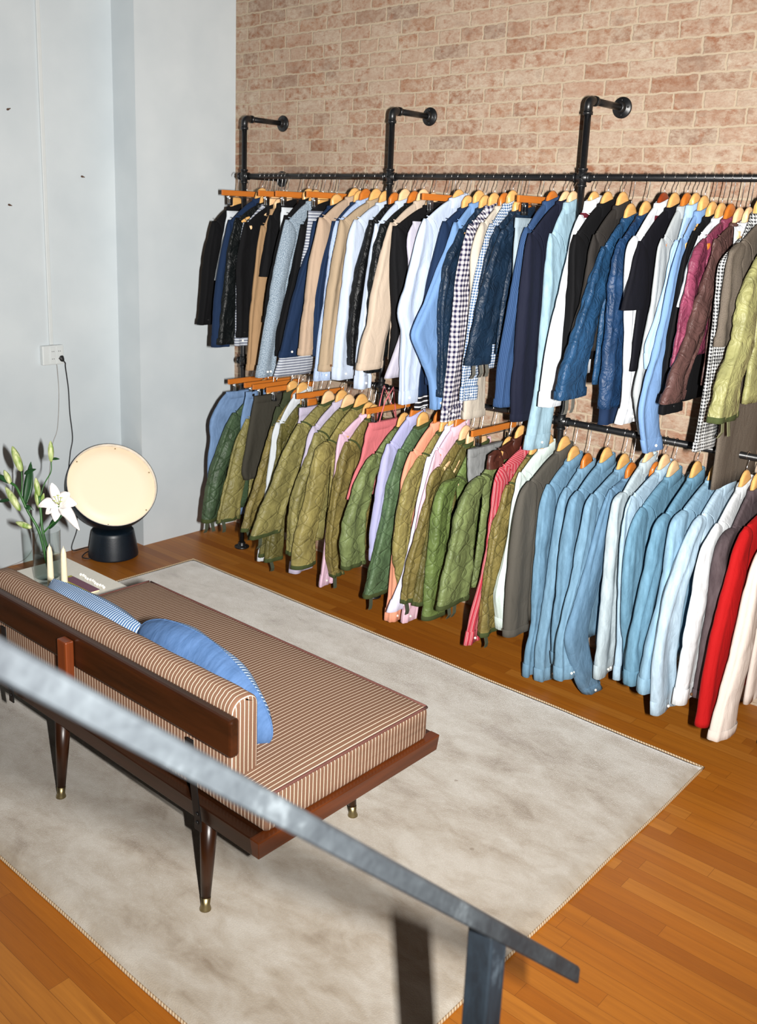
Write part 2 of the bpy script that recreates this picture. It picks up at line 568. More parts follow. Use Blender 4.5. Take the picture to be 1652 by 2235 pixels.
def brick_mat():
    t = NT('old_brick')
    co = t.coords()
    x, y, z = t.xyz(co)
    wob = t.math('MULTIPLY', t.math('SUBTRACT', t.noise(co, 7, 2), 0.5), 0.012)
    wob2 = t.math('MULTIPLY', t.math('SUBTRACT', t.noise(co, 30, 3), 0.5), 0.017)
    wob3 = t.math('MULTIPLY', t.math('SUBTRACT', t.noise(t.scale(co, (1, 1, 1.3)), 31, 2), 0.5), 0.014)
    zz = t.math('ADD', t.math('ADD', t.math('ADD', z, -0.0055), wob), wob2)
    xx = t.math('ADD', x, wob3)

    def brick(c1, c2, cm, ms, smooth):
        bt = t.n('TexBrick')
        t.link(t.comb(xx, zz), bt.inputs['Vector'])
        bt.offset, bt.offset_frequency, bt.squash, bt.squash_frequency = 0.5, 2, 0.62, 5
        bt.inputs['Scale'].default_value = 1.0
        bt.inputs['Color1'].default_value = c1
        bt.inputs['Color2'].default_value = c2
        bt.inputs['Mortar'].default_value = cm
        bt.inputs['Mortar Size'].default_value = ms
        bt.inputs['Mortar Smooth'].default_value = smooth
        bt.inputs['Bias'].default_value = 0.0
        bt.inputs['Brick Width'].default_value = 0.205
        bt.inputs['Row Height'].default_value = 0.0677
        return bt
    b1 = brick((0, 0, 0, 1), (1, 1, 1, 1), (0.5, 0.5, 0.5, 1), 0.0062, 0.55)
    per = b1.outputs['Color']
    mort = b1.outputs['Fac']
    base = t.ramp(per, [(0.0, lin((128, 88, 66))), (0.25, lin((150, 118, 98))), (0.5, lin((158, 136, 118))), (0.75, lin((144, 106, 82))), (1.0, lin((124, 100, 86)))])
    n1 = t.noise(t.scale(co, (1, 1, 1.5)), 24, 6, 0.7)
    n2 = t.noise(co, 3.4, 4, 0.6)
    n3 = t.noise(t.scale(co, (1, 1, 1.8)), 70, 4, 0.75)
    n4 = t.noise(t.scale(co, (1, 1, 1.4)), 17, 4, 0.65)
    white = lin((176, 162, 144))
    f1 = t.ramp(n1, [(0.36, G1(0)), (0.58, G1(1))])
    f2 = t.ramp(n2, [(0.35, G1(0.35)), (0.62, G1(1.0))])
    col = t.mix(t.math('MULTIPLY', t.math('MULTIPLY', f1, f2), 0.85), base, white)
    red = t.ramp(n4, [(0.55, G1(0)), (0.68, G1(0.66))])
    col = t.mix(red, col, lin((128, 78, 52)))
    dk = t.ramp(t.noise(t.scale(co, (1.0, 1, 1.6)), 6, 4, 0.6), [(0.56, G1(0)), (0.72, G1(0.5))])
    col = t.mix(dk, col, lin((110, 88, 76)))
    col = t.mix(t.ramp(n3, [(0.45, G1(0)), (0.75, G1(0.4))]), col, lin((112, 76, 54)))
    mcol = t.mix(n1, lin((176, 162, 140)), lin((160, 142, 120)))
    col = t.mix(t.math('MULTIPLY', mort, t.math('ADD', 0.62, t.math('MULTIPLY', n2, 0.4))), col, mcol)
    h = t.math('ADD', t.math('MULTIPLY', t.math('SUBTRACT', 1.0, mort), 0.7), t.math('MULTIPLY', n3, 0.5))
    return t.out(col, 0.92, t.bump(h, 0.5, 0.006), Specular_IOR_Level=0.12)


def floor_mat():
    t = NT('oak_floor')
    co = t.coords()
    x, y, z = t.xyz(co)
    bt = t.n('TexBrick')
    t.link(t.comb(x, y), bt.inputs['Vector'])
    bt.offset, bt.offset_frequency, bt.squash, bt.squash_frequency = 0.37, 2, 0.7, 3
    bt.inputs['Scale'].default_value = 1.0
    bt.inputs['Color1'].default_value = (0, 0, 0, 1)
    bt.inputs['Color2'].default_value = (1, 1, 1, 1)
    bt.inputs['Mortar'].default_value = (0.3, 0.3, 0.3, 1)
    bt.inputs['Mortar Size'].default_value = 0.0006
    bt.inputs['Mortar Smooth'].default_value = 0.2
    bt.inputs['Brick Width'].default_value = 0.86
    bt.inputs['Row Height'].default_value = 0.057
    per = bt.outputs['Color']
    off = t.math('MULTIPLY', per, 7.0)
    gv = t.comb(t.math('ADD', t.math('MULTIPLY', x, 2.2), off), t.math('MULTIPLY', y, 46.0), off)
    g = t.noise(gv, 1.0, 6, 0.62, 0.5)
    f = t.noise(t.comb(t.math('MULTIPLY', x, 14.0), t.math('MULTIPLY', y, 330.0), off), 1.0, 3)
    base = t.ramp(per, [(0.0, lin((138, 74, 12))), (0.35, lin((154, 88, 19))), (0.7, lin((162, 97, 26))), (1.0, lin((174, 111, 40)))])
    col = t.mix(t.ramp(g, [(0.35, G1(0.0)), (0.75, G1(0.55))]), base, lin((112, 60, 16)))
    col = t.mix(t.math('MULTIPLY', f, 0.24), col, lin((192, 124, 46)))
    kn = t.ramp(t.noise(t.scale(co, (3.2, 9, 1)), 1.6, 2), [(0.74, G1(0)), (0.8, G1(0.5))])
    col = t.mix(kn, col, lin((84, 40, 12)))
    col = t.mix(t.math('MULTIPLY', bt.outputs['Fac'], 0.6), col, lin((70, 36, 12)))
    return t.out(col, t.math('ADD', 0.36, t.math('MULTIPLY', f, 0.12)), t.bump(t.math('SUBTRACT', f, bt.outputs['Fac']), 0.06, 0.001), Specular_IOR_Level=0.4)


def wall_mat():
    t = NT('white_plaster')
    co = t.coords()
    a = t.noise(co, 3, 3)
    f = t.noise(co, 140, 3, 0.6)
    col = t.ramp(a, [(0.3, lin((186, 194, 198))), (0.7, lin((196, 203, 206)))])
    return t.out(col, 0.75, t.bump(f, 0.12, 0.002), Specular_IOR_Level=0.2)


def rug_mat():
    t = NT('cream_rug_pile')
    co = t.coords()
    x, y, z = t.xyz(co)
    n1 = t.noise(t.scale(co, (1.5, 3.2, 1)), 1.7, 4, 0.62, 0.4)
    n2 = t.noise(t.scale(co, (6, 9, 1)), 1.5, 4, 0.6, 0.6)
    f = t.noise(co, 230, 3, 0.7)
    k = t.math('ADD', t.math('MULTIPLY', n1, 0.62), t.math('MULTIPLY', n2, 0.38))
    col = t.ramp(k, [(0.34, lin((128, 113, 95))), (0.46, lin((162, 151, 136))), (0.60, lin((184, 177, 166)))])
    col = t.mix(t.math('MULTIPLY', f, 0.42), col, lin((138, 124, 106)))
    sp = t.ramp(t.noise(co, 16, 1), [(0.80, G1(0)), (0.83, G1(0.7))])
    col = t.mix(sp, col, lin((120, 104, 84)))
    return t.out(col, 0.95, t.bump(f, 0.55, 0.004), Specular_IOR_Level=0.08, Sheen_Weight=1.0, Sheen_Roughness=0.35)


def metal_rail_mat():
    t = NT('worn_dark_steel')
    co = t.coords()
    a = t.noise(t.scale(co, (1, 0.45, 0.45)), 11, 6, 0.7, 0.6)
    b = t.noise(co, 90, 3)
    k = t.math('ADD', t.math('MULTIPLY', a, 0.8), t.math('MULTIPLY', b, 0.2))
    col = t.ramp(k, [(0.40, lin((28, 31, 34))), (0.56, lin((40, 44, 47))), (0.70, lin((66, 71, 74)))])
    return t.out(col, t.ramp(k, [(0.35, G1(0.42)), (0.7, G1(0.6))]), t.bump(b, 0.08, 0.001), Specular_IOR_Level=0.35)


def post_mat():
    t = NT('dark_post_steel')
    co = t.coords()
    a = t.noise(t.scale(co, (1, 1, 0.35)), 26, 5, 0.65, 0.4)
    col = t.ramp(a, [(0.40, lin((13, 18, 23))), (0.62, lin((22, 30, 37))), (0.78, lin((60, 70, 78)))])
    return t.out(col, 0.5, None, Specular_IOR_Level=0.5)


def clear(name, tint, ior):
    """thin clear wall: lets light straight through, with a fresnel reflection"""
    t = NT(name)
    t.t.nodes.remove(t.b)
    tr = t.n('BsdfTransparent')
    tr.inputs[0].default_value = tint
    gl = t.n('BsdfGlossy')
    gl.inputs['Roughness'].default_value = 0.04
    fr = t.n('LayerWeight')
    fr.inputs['Blend'].default_value = 0.5
    mx = t.n('MixShader')
    t.link(t.math('MULTIPLY', t.math('POWER', fr.outputs['Facing'], 3.0), ior), mx.inputs[0])
    t.link(tr.outputs[0], mx.inputs[1])
    t.link(gl.outputs[0], mx.inputs[2])
    t.link(mx.outputs[0], t.t.nodes['Material Output'].inputs['Surface'])
    return t.m


def glass_mat():
    return clear('clear_glass', (0.95, 0.97, 0.965, 1), 0.6)


def water_mat():
    return clear('vase_water', (0.86, 0.91, 0.885, 1), 0.25)


def disc_mat():
    t = NT('lit_diffuser')
    t.b.inputs['Base Color'].default_value = (0.72, 0.62, 0.48, 1)
    t.b.inputs['Roughness'].default_value = 0.5
    t.b.inputs['Emission Color'].default_value = (1.0, 0.76, 0.50, 1)
    t.b.inputs['Emission Strength'].default_value = 0.36
    return t.m


# ------------------------------------------------------------------ setting
XJ, YJ = -0.203, -0.682
tag(MB().box(-0.4, 6.2, -6.0, 0.15, -0.1, 0.0).build('floor', floor_mat(), smooth=False), kind='structure')
tag(MB().box(-0.4, 6.2, 0.0, 0.15, 0.0, 3.9).build('wall_back', brick_mat(), smooth=False), kind='structure')
wl = MB()
prof = [(0.0, 0.0), (0.0, YJ), (XJ, YJ), (XJ, -6.0), (-0.4, -6.0), (-0.4, 0.0)]
wl.loft([[(a, b, 0.0) for a, b in prof], [(a, b, 3.9) for a, b in prof]], cap0=True, cap1=True)
tag(wl.build('wall_left', wall_mat(), smooth=False), kind='structure')


# ------------------------------------------------------------------ pipe clothes rack
YR = -0.2813
ZT, ZU, ZL = 2.3947, 2.1004, 1.1035
UPX = [0.4032, 1.4334, 2.4501, 3.47]
R_P = 0.0138
rack = thing('pipe_clothes_rack', 'black iron pipe clothes rack with two long rails fixed to the brick wall', 'clothes rack', (1.9, YR, 0))


def P_(x, y, z):
    return (x - 1.9, y - YR, z)


def coupling(x, z, axis):
    d = Vector(axis) * 0.026
    c = Vector(P_(x, YR, z))
    return [c - d, c - d * 0.72, c + d * 0.72, c + d]


def flange(origin, axis, name='flange'):
    mb = MB()
    mb.lathe([(0.0415, 0.0), (0.043, 0.003), (0.043, 0.008), (0.040, 0.011), (0.024, 0.0125), (0.021, 0.016), (0.0205, 0.030), (0.0195, 0.033), (0.014, 0.033)], 36, axis, P_(*origin))
    mb_screw = [(0.030 * math.cos(a), 0.030 * math.sin(a)) for a in (0.8, 2.37, 3.94, 5.5)]
    ax = Vector(axis)
    a1 = ax.orthogonal().normalized()
    a2 = ax.cross(a1)
    for sx, sy in mb_screw:
        o = Vector(P_(*origin)) + a1 * sx + a2 * sy
        mb.lathe([(0.0045, 0.010), (0.004, 0.0135), (0.001, 0.0145)], 10, axis, o)
    return mb.build(name, M['pipe'], rack)


for ux in UPX:
    MB().tube([P_(ux, YR, 0.012), P_(ux, YR, ZT - 0.022)], R_P, 20).build('upright', M['pipe'], rack)
    MB().tube([P_(ux, YR + 0.022, ZT), P_(ux, -0.012, ZT)], R_P, 20).build('wall_return', M['pipe'], rack)
    el = []
    for k in range(9):
        a = PI / 2 * k / 8
        el.append(P_(ux, YR + 0.022 - 0.022 * math.cos(a), ZT - 0.022 + 0.022 * math.sin(a)))
    e = MB().tube([P_(ux, YR, ZT - 0.05)] + el + [P_(ux, YR + 0.05, ZT)], R_P + 0.0035, 20)
    e.tube([P_(ux, YR, ZT - 0.056), P_(ux, YR, ZT - 0.044)], R_P + 0.006, 20)
    e.tube([P_(ux, YR + 0.044, ZT), P_(ux, YR + 0.056, ZT)], R_P + 0.006, 20)
    e.build('elbow', M['pipe'], rack)
    for zz in (ZU, ZL):
        cm = MB()
        for ax in ((1, 0, 0), (0, 0, 1)):
            d = Vector(ax)
            c = Vector(P_(ux, YR, zz))
            cm.tube([c - d * 0.034, c + d * 0.034], R_P + 0.0035, 20)
            for s in (-1, 1):
                cm.tube([c + d * s * 0.028, c + d * s * 0.036], R_P + 0.006, 20)
        cm.build('cross_fitting', M['pipe'], rack)
    flange((ux, 0, ZT), (0, -1, 0))
    flange((ux, YR, 0), (0, 0, 1), 'floor_flange')
for zz in (ZU, ZL):
    MB().tube([P_(UPX[0], YR, zz), P_(4.3, YR, zz)], R_P, 20).build('hanging_rail', M['pipe'], rack)
    MB().tube([P_(UPX[0], YR, zz), P_(UPX[0], -0.012, zz)], R_P, 20).build('wall_return', M['pipe'], rack)
    flange((UPX[0], 0, zz), (0, -1, 0))

# ------------------------------------------------------------------ garments
# (row, kind, cloth, rail position, neck height, gaps, shoulder and sleeve outline in metres), description
GARMENTS = [
    ({'row':'u','kind':'jacket','mat':'black','X':0.342,'zn':1.944,'g':[0.1,0.084],'S':[-0.445,1.861],'p':[[-0.489,1.727],[-0.509,1.63],[-0.525,1.482],[-0.546,1.315]],'we':0.104}, 'black jacket at the far left end of the upper rail'),
    ({'row':'u','kind':'trousers','mat':'white','X':0.426,'zn':1.948,'g':[0.084,0.122],'S':[-0.416,1.913],'p':[[-0.451,1.768],[-0.475,1.659],[-0.502,1.555]],'we':0.047,'clip':1}, 'white trousers showing as a sliver beside the end black jacket'),
    ({'row':'u','kind':'shirt','mat':'navyplain','X':0.548,'zn':1.99,'g':[0.122,0.034],'S':[-0.51,1.872],'p':[[-0.548,1.713],[-0.583,1.56],[-0.606,1.381],[-0.61,1.223]],'we':0.055}, 'dark navy shirt third from the left end of the upper rail'),
    ({'row':'u','kind':'jacket','mat':'blackgreen','X':0.582,'zn':1.967,'g':[0.034,0.034],'S':[-0.492,1.885],'p':[[-0.538,1.75],[-0.565,1.591],[-0.584,1.443],[-0.611,1.24]],'we':0.118}, 'black-green quilted jacket hanging fourth from the left wall'),
    ({'row':'u','kind':'shirt','mat':'whitestripe','X':0.616,'zn':1.962,'g':[0.034,0.035],'S':[-0.467,1.864],'p':[[-0.49,1.776],[-0.514,1.646],[-0.515,1.443],[-0.518,1.231]],'we':0.048,'clip':0}, 'white shirt with dark stripes between two black jackets'),
    ({'row':'u','kind':'jacket','mat':'black','X':0.651,'zn':1.957,'g':[0.035,0.034],'S':[-0.49,1.864],'p':[[-0.528,1.73],[-0.544,1.643],[-0.537,1.447],[-0.536,1.279]],'we':0.076}, 'black jacket hanging just left of the tan coat'),
    ({'row':'u','kind':'coat','mat':'tan','X':0.686,'zn':1.94,'g':[0.034,0.051],'S':[-0.413,1.85],'p':[[-0.438,1.744],[-0.461,1.567],[-0.483,1.388],[-0.497,1.108]],'we':0.09}, 'tan coat hanging among black jackets near the left end'),
    ({'row':'u','kind':'tshirt','mat':'black','X':0.737,'zn':1.97,'g':[0.051,0.102],'S':[-0.401,1.904],'p':[[-0.419,1.805],[-0.445,1.676],[-0.46,1.594]],'we':0.069,'short':1}, 'black short-sleeved polo shirt in front of the tan coat'),
    ({'row':'u','kind':'trousers','mat':'white','X':0.839,'zn':1.953,'g':[0.102,0.059],'S':[-0.408,1.94],'p':[[-0.412,1.923],[-0.417,1.895],[-0.421,1.786]],'we':0.065,'clip':1}, 'white trousers clipped behind the black polo shirt'),
    ({'row':'u','kind':'jacket','mat':'black','X':0.898,'zn':1.99,'g':[0.059,0.05],'S':[-0.447,1.907],'p':[[-0.484,1.788],[-0.52,1.663],[-0.557,1.527],[-0.57,1.384]],'we':0.079}, 'black jacket tucked behind the speckled blue-grey shirt'),
    ({'row':'u','kind':'shirt','mat':'speckle','X':0.948,'zn':1.985,'g':[0.05,0.05],'S':[-0.486,1.885],'p':[[-0.515,1.784],[-0.558,1.644],[-0.594,1.475],[-0.629,1.306],[-0.665,1.123]],'we':0.109}, 'speckled blue-grey shirt with two white cuff buttons'),
    ({'row':'u','kind':'jacket','mat':'black','X':0.998,'zn':1.969,'g':[0.05,0.06],'S':[-0.431,1.866],'p':[[-0.459,1.759],[-0.487,1.618],[-0.538,1.449],[-0.572,1.353],[-0.577,1.227]],'we':0.059}, 'black jacket hanging just right of the speckled shirt'),
    ({'row':'u','kind':'trousers','mat':'whitestripe','X':1.058,'zn':1.958,'g':[0.06,0.037],'S':[-0.436,1.928],'p':[[-0.451,1.795],[-0.472,1.706],[-0.532,1.426],[-0.65,1.137]],'we':0.126,'clip':1}, 'white striped trousers clipped beside a navy jacket'),
    ({'row':'u','kind':'jacket','mat':'navyplain','X':1.095,'zn':1.966,'g':[0.037,0.12],'S':[-0.439,1.885],'p':[[-0.467,1.752],[-0.519,1.653],[-0.57,1.515],[-0.613,1.377],[-0.652,1.239]],'we':0.125}, 'navy jacket with a brass snap beside a sand jacket'),
    ({'row':'u','kind':'jacket','mat':'khaki1','X':1.215,'zn':2.009,'g':[0.12,0.034],'S':[-0.521,1.903],'p':[[-0.541,1.822],[-0.576,1.688],[-0.594,1.553],[-0.62,1.39],[-0.634,1.263]],'we':0.108}, 'pinkish sand jacket, leftmost of the sand-coloured jackets'),
    ({'row':'u','kind':'jacket','mat':'navyplain','X':1.249,'zn':1.985,'g':[0.034,0.038],'S':[-0.469,1.889],'p':[[-0.493,1.798],[-0.532,1.69],[-0.559,1.555],[-0.57,1.446],[-0.564,1.257]],'we':0.04}, 'navy jacket with one pale snap between two sand jackets'),
    ({'row':'u','kind':'shirt','mat':'bluestripe','X':1.287,'zn':1.994,'g':[0.038,0.067],'S':[-0.485,1.89],'p':[[-0.506,1.826],[-0.523,1.665],[-0.548,1.503],[-0.582,1.34],[-0.602,1.147]],'we':0.116}, 'light blue fine-striped shirt squeezed between navy and khaki jackets'),
    ({'row':'u','kind':'jacket','mat':'khaki2','X':1.354,'zn':1.995,'g':[0.067,0.059],'S':[-0.524,1.896],'p':[[-0.544,1.802],[-0.57,1.697],[-0.596,1.564],[-0.613,1.404],[-0.633,1.204]],'we':0.103}, 'khaki brown jacket with a button near its cuff'),
    ({'row':'u','kind':'shirt','mat':'paleblue','X':1.413,'zn':1.986,'g':[0.059,0.057],'S':[-0.494,1.899],'p':[[-0.526,1.831],[-0.546,1.674],[-0.569,1.488],[-0.592,1.301],[-0.596,1.169]],'we':0.119}, 'pale blue shirt just right of the khaki brown jacket'),
    ({'row':'u','kind':'jacket','mat':'blackshine','X':1.47,'zn':1.979,'g':[0.057,0.062],'S':[-0.449,1.901],'p':[[-0.489,1.791],[-0.528,1.682],[-0.555,1.545],[-0.567,1.378],[-0.556,1.241]],'we':0.076}, 'black quilted jacket between two pale shirts'),
    ({'row':'u','kind':'shirt','mat':'paleblue','X':1.532,'zn':1.996,'g':[0.062,0.056],'S':[-0.484,1.886],'p':[[-0.511,1.767],[-0.535,1.604],[-0.562,1.412],[-0.575,1.273],[-0.577,1.142]],'we':0.076}, 'pale blue shirt just left of a black-green jacket'),
    ({'row':'u','kind':'jacket','mat':'blackgreen','X':1.588,'zn':1.987,'g':[0.056,0.053],'S':[-0.506,1.887],'p':[[-0.542,1.797],[-0.567,1.663],[-0.575,1.501],[-0.574,1.335],[-0.576,1.224]],'we':0.059}, 'black-green jacket just left of the wide beige coat'),
    ({'row':'u','kind':'coat','mat':'beige','X':1.641,'zn':1.998,'g':[0.053,0.057],'S':[-0.506,1.894],'p':[[-0.538,1.815],[-0.572,1.693],[-0.606,1.582],[-0.623,1.454],[-0.659,1.375],[-0.685,1.252]],'we':0.214}, 'wide beige coat with a pale neck label'),
    ({'row':'u','kind':'jacket','mat':'black','X':1.698,'zn':1.981,'g':[0.057,0.076],'S':[-0.547,1.88],'p':[[-0.555,1.749],[-0.538,1.617],[-0.522,1.509],[-0.517,1.399],[-0.533,1.223]],'we':0.052}, 'black jacket with three cuff buttons just right of the beige coat'),
    ({'row':'u','kind':'trousers','mat':'greylilac','X':1.774,'zn':1.986,'g':[0.076,0.034],'S':[-0.507,1.899],'p':[[-0.541,1.846],[-0.539,1.769],[-0.526,1.701],[-0.546,1.463],[-0.655,1.229]],'we':0.075,'clip':1}, 'pale lilac-grey trousers left of the bent pale blue sleeve'),
    ({'row':'u','kind':'jacket','mat':'navyplain','X':1.808,'zn':1.952,'g':[0.034,0.034],'S':[-0.418,1.897],'p':[[-0.438,1.855],[-0.449,1.755],[-0.462,1.65],[-0.473,1.516],[-0.492,1.273],[-0.49,1.134]],'we':0.121,'varsity':1}, 'navy varsity jacket with white-striped ribbed hem'),
    ({'row':'u','kind':'shirt','mat':'paleblue2','X':1.842,'zn':2.015,'g':[0.034,0.051],'S':[-0.522,1.916],'p':[[-0.558,1.854],[-0.577,1.783],[-0.611,1.681],[-0.652,1.579],[-0.672,1.518],[-0.634,1.433],[-0.638,1.317],[-0.624,1.122]],'we':0.102,'w':{5:0.16}}, 'pale blue shirt with its elbow bent out toward the room'),
    ({'row':'u','kind':'jacket','mat':'navyplain','X':1.893,'zn':1.972,'g':[0.051,0.059],'S':[-0.451,1.909],'p':[[-0.472,1.857],[-0.497,1.76],[-0.537,1.631],[-0.55,1.475],[-0.502,1.203]],'we':0.054}, 'navy jacket between the varsity jacket and the cornflower blue shirt'),
    ({'row':'u','kind':'shirt','mat':'cornflower','X':1.952,'zn':1.994,'g':[0.059,0.034],'S':[-0.451,1.906],'p':[[-0.472,1.86],[-0.507,1.778],[-0.566,1.677],[-0.63,1.562],[-0.71,1.439],[-0.637,1.336],[-0.561,1.228],[-0.533,1.106]],'we':0.062,'w':{5:0.21,4:0.16,6:0.15}}, 'cornflower blue shirt with a sharply bent elbow'),
    ({'row':'u','kind':'jacket','mat':'navyshine','X':1.986,'zn':1.974,'g':[0.034,0.046],'S':[-0.459,1.881],'p':[[-0.503,1.8],[-0.548,1.74],[-0.564,1.639],[-0.572,1.537],[-0.554,1.381],[-0.543,1.167]],'we':0.084}, 'dark navy quilted jacket just left of the navy checked shirt'),
    ({'row':'u','kind':'shirt','mat':'gingham','X':2.032,'zn':1.985,'g':[0.046,0.053],'S':[-0.455,1.903],'p':[[-0.489,1.813],[-0.513,1.717],[-0.527,1.591],[-0.536,1.463],[-0.545,1.333],[-0.572,1.07]],'we':0.138}, 'navy and white large-check gingham shirt'),
    ({'row':'u','kind':'jacket','mat':'stone','X':2.085,'zn':1.986,'g':[0.053,0.04],'S':[-0.442,1.91],'p':[[-0.483,1.845],[-0.506,1.775],[-0.497,1.695],[-0.491,1.594],[-0.491,1.388],[-0.49,1.079]],'we':0.153}, 'stone-coloured jacket between the two checked shirts'),
    ({'row':'u','kind':'shirt','mat':'ginghamblue','X':2.125,'zn':1.997,'g':[0.04,0.034],'S':[-0.436,1.907],'p':[[-0.458,1.867],[-0.491,1.768],[-0.515,1.673],[-0.53,1.573],[-0.543,1.447],[-0.562,1.294],[-0.563,1.174]],'we':0.099}, 'small blue-check gingham shirt'),
    ({'row':'u','kind':'jacket','mat':'navyshine','X':2.159,'zn':1.965,'g':[0.034,0.034],'S':[-0.44,1.898],'p':[[-0.476,1.829],[-0.508,1.725],[-0.532,1.626],[-0.552,1.502],[-0.565,1.376]],'we':0.097}, 'dark shiny navy bomber jacket just right of the small blue-check shirt'),
    ({'row':'u','kind':'jacket','mat':'navyshine','X':2.193,'zn':1.966,'g':[0.034,0.072],'S':[-0.445,1.889],'p':[[-0.474,1.84],[-0.516,1.752],[-0.557,1.654],[-0.586,1.532],[-0.618,1.434],[-0.633,1.34]],'we':0.236,'tabs':3,'tc':'greytab'}, 'shiny navy bomber jacket with three grey straps at its hem'),
    ({'row':'u','kind':'skirt','mat':'washdenim','X':2.265,'zn':1.981,'g':[0.072,0.055],'S':[-0.456,1.93],'p':[[-0.458,1.853],[-0.454,1.707],[-0.448,1.557],[-0.495,1.358]],'we':0.092,'clip':1}, 'washed grey-blue denim skirt left of a blue pinstripe jacket'),
    ({'row':'u','kind':'jacket','mat':'bluepin','X':2.32,'zn':2.01,'g':[0.055,0.063],'S':[-0.47,1.898],'p':[[-0.49,1.855],[-0.504,1.759],[-0.524,1.639],[-0.549,1.493],[-0.574,1.347],[-0.58,1.181]],'we':0.095}, 'mid-blue pinstripe jacket with long cuffs'),
    ({'row':'u','kind':'coat','mat':'inky','X':2.383,'zn':2.011,'g':[0.063,0.034],'S':[-0.538,1.876],'p':[[-0.555,1.81],[-0.562,1.669],[-0.569,1.525],[-0.565,1.428],[-0.572,1.28],[-0.556,1.127]],'we':0.184}, 'ink navy wool coat beside the pinstripe jacket'),
    ({'row':'u','kind':'shirt','mat':'lightdenim','X':2.417,'zn':2.007,'g':[0.034,0.095],'S':[-0.441,1.878],'p':[[-0.453,1.812],[-0.442,1.692],[-0.442,1.522],[-0.438,1.372],[-0.448,1.222],[-0.487,1.005]],'we':0.227}, 'light washed denim shirt with a long pale tail'),
    ({'row':'u','kind':'shirt','mat':'brightwhite','X':2.512,'zn':2.014,'g':[0.095,0.059],'S':[-0.387,1.954],'p':[[-0.434,1.878],[-0.434,1.817],[-0.462,1.716],[-0.484,1.641],[-0.519,1.514],[-0.548,1.387],[-0.56,1.209]],'we':0.132,'redneck':1}, 'bright white shirt with a dark red neckband beside the pipe upright'),
    ({'row':'u','kind':'jacket','mat':'black','X':2.571,'zn':2.005,'g':[0.059,0.066],'S':[-0.511,1.879],'p':[[-0.526,1.82],[-0.515,1.697],[-0.513,1.596],[-0.515,1.495],[-0.513,1.36]],'we':0.103}, 'black jacket just right of the white shirt with the red neckband'),
    ({'row':'u','kind':'jacket','mat':'brownblack','X':2.637,'zn':1.999,'g':[0.066,0.038],'S':[-0.49,1.882],'p':[[-0.516,1.809],[-0.517,1.701],[-0.532,1.623],[-0.567,1.54],[-0.603,1.407]],'we':0.121}, 'brownish black jacket just left of the big shiny navy flight jacket'),
    ({'row':'u','kind':'jacket','mat':'flight','X':2.675,'zn':1.953,'g':[0.038,0.062],'S':[-0.481,1.84],'p':[[-0.504,1.801],[-0.542,1.739],[-0.568,1.666],[-0.604,1.595],[-0.64,1.523],[-0.674,1.443],[-0.708,1.392],[-0.723,1.28]],'we':0.294,'w':{7:0.2,6:0.17},'tabs':2,'tc':'greytab'}, 'big shiny navy-blue flight jacket with crinkled sleeves'),
    ({'row':'u','kind':'jacket','mat':'flight2','X':2.737,'zn':1.964,'g':[0.062,0.069],'S':[-0.46,1.872],'p':[[-0.498,1.805],[-0.499,1.708],[-0.5,1.611],[-0.491,1.461],[-0.497,1.335],[-0.497,1.227]],'we':0.222,'rib':1}, 'second shiny navy flight jacket with a ribbed navy hem'),
    ({'row':'u','kind':'shirt','mat':'brightwhite','X':2.806,'zn':2.012,'g':[0.069,0.044],'S':[-0.494,1.884],'p':[[-0.538,1.846],[-0.53,1.761],[-0.504,1.665],[-0.477,1.518],[-0.45,1.365],[-0.441,1.247],[-0.475,1.179]],'we':0.141,'redneck':1}, 'white shirt with a dark red neckband beside the shiny flight jackets'),
    ({'row':'u','kind':'tshirt','mat':'inkblack','X':2.85,'zn':1.996,'g':[0.044,0.048],'S':[-0.537,1.867],'p':[[-0.556,1.811],[-0.571,1.741],[-0.596,1.672],[-0.611,1.621]],'we':0.196,'short':1,'hem':1.389}, 'ink-black short-sleeved shirt in front of a white shirt'),
    ({'row':'u','kind':'shirt','mat':'lightgrey','X':2.898,'zn':2.002,'g':[0.048,0.034],'S':[-0.461,1.879],'p':[[-0.484,1.841],[-0.479,1.776],[-0.481,1.696],[-0.49,1.601],[-0.511,1.506],[-0.531,1.41],[-0.552,1.314],[-0.462,1.152]],'we':0.08,'snaps':1}, 'light grey shirt with metal snaps at the collar'),
    ({'row':'u','kind':'shirt','mat':'palesky','X':2.932,'zn':2.007,'g':[0.034,0.034],'S':[-0.413,1.876],'p':[[-0.45,1.825],[-0.451,1.745],[-0.472,1.674],[-0.513,1.581],[-0.563,1.499],[-0.538,1.415]],'we':0.088}, 'pale sky-blue shirt tucked behind the mid-blue shirt'),
    ({'row':'u','kind':'shirt','mat':'midblue','X':2.966,'zn':1.987,'g':[0.034,0.034],'S':[-0.446,1.882],'p':[[-0.475,1.826],[-0.501,1.757],[-0.519,1.679],[-0.53,1.609],[-0.551,1.54],[-0.582,1.447],[-0.622,1.365],[-0.641,1.272],[-0.606,1.19],[-0.56,1.108]],'we':0.151,'w':{7:0.155,8:0.15},'snaps':1}, 'mid-blue chambray shirt with its sleeve hanging lowest on the upper rail'),
    ({'row':'u','kind':'jacket','mat':'black','X':3.0,'zn':1.967,'g':[0.034,0.034],'S':[-0.425,1.911],'p':[[-0.478,1.842],[-0.498,1.75],[-0.506,1.658],[-0.53,1.542],[-0.539,1.448],[-0.523,1.253]],'we':0.175}, 'black jacket just left of the maroon jacket'),
    ({'row':'u','kind':'shirt','mat':'brightwhite','X':3.034,'zn':1.963,'g':[0.034,0.034],'S':[-0.46,1.894],'p':[[-0.503,1.83],[-0.526,1.776],[-0.54,1.685],[-0.552,1.649]],'we':0.084}, 'white shirt showing as a sliver beside the maroon jacket'),
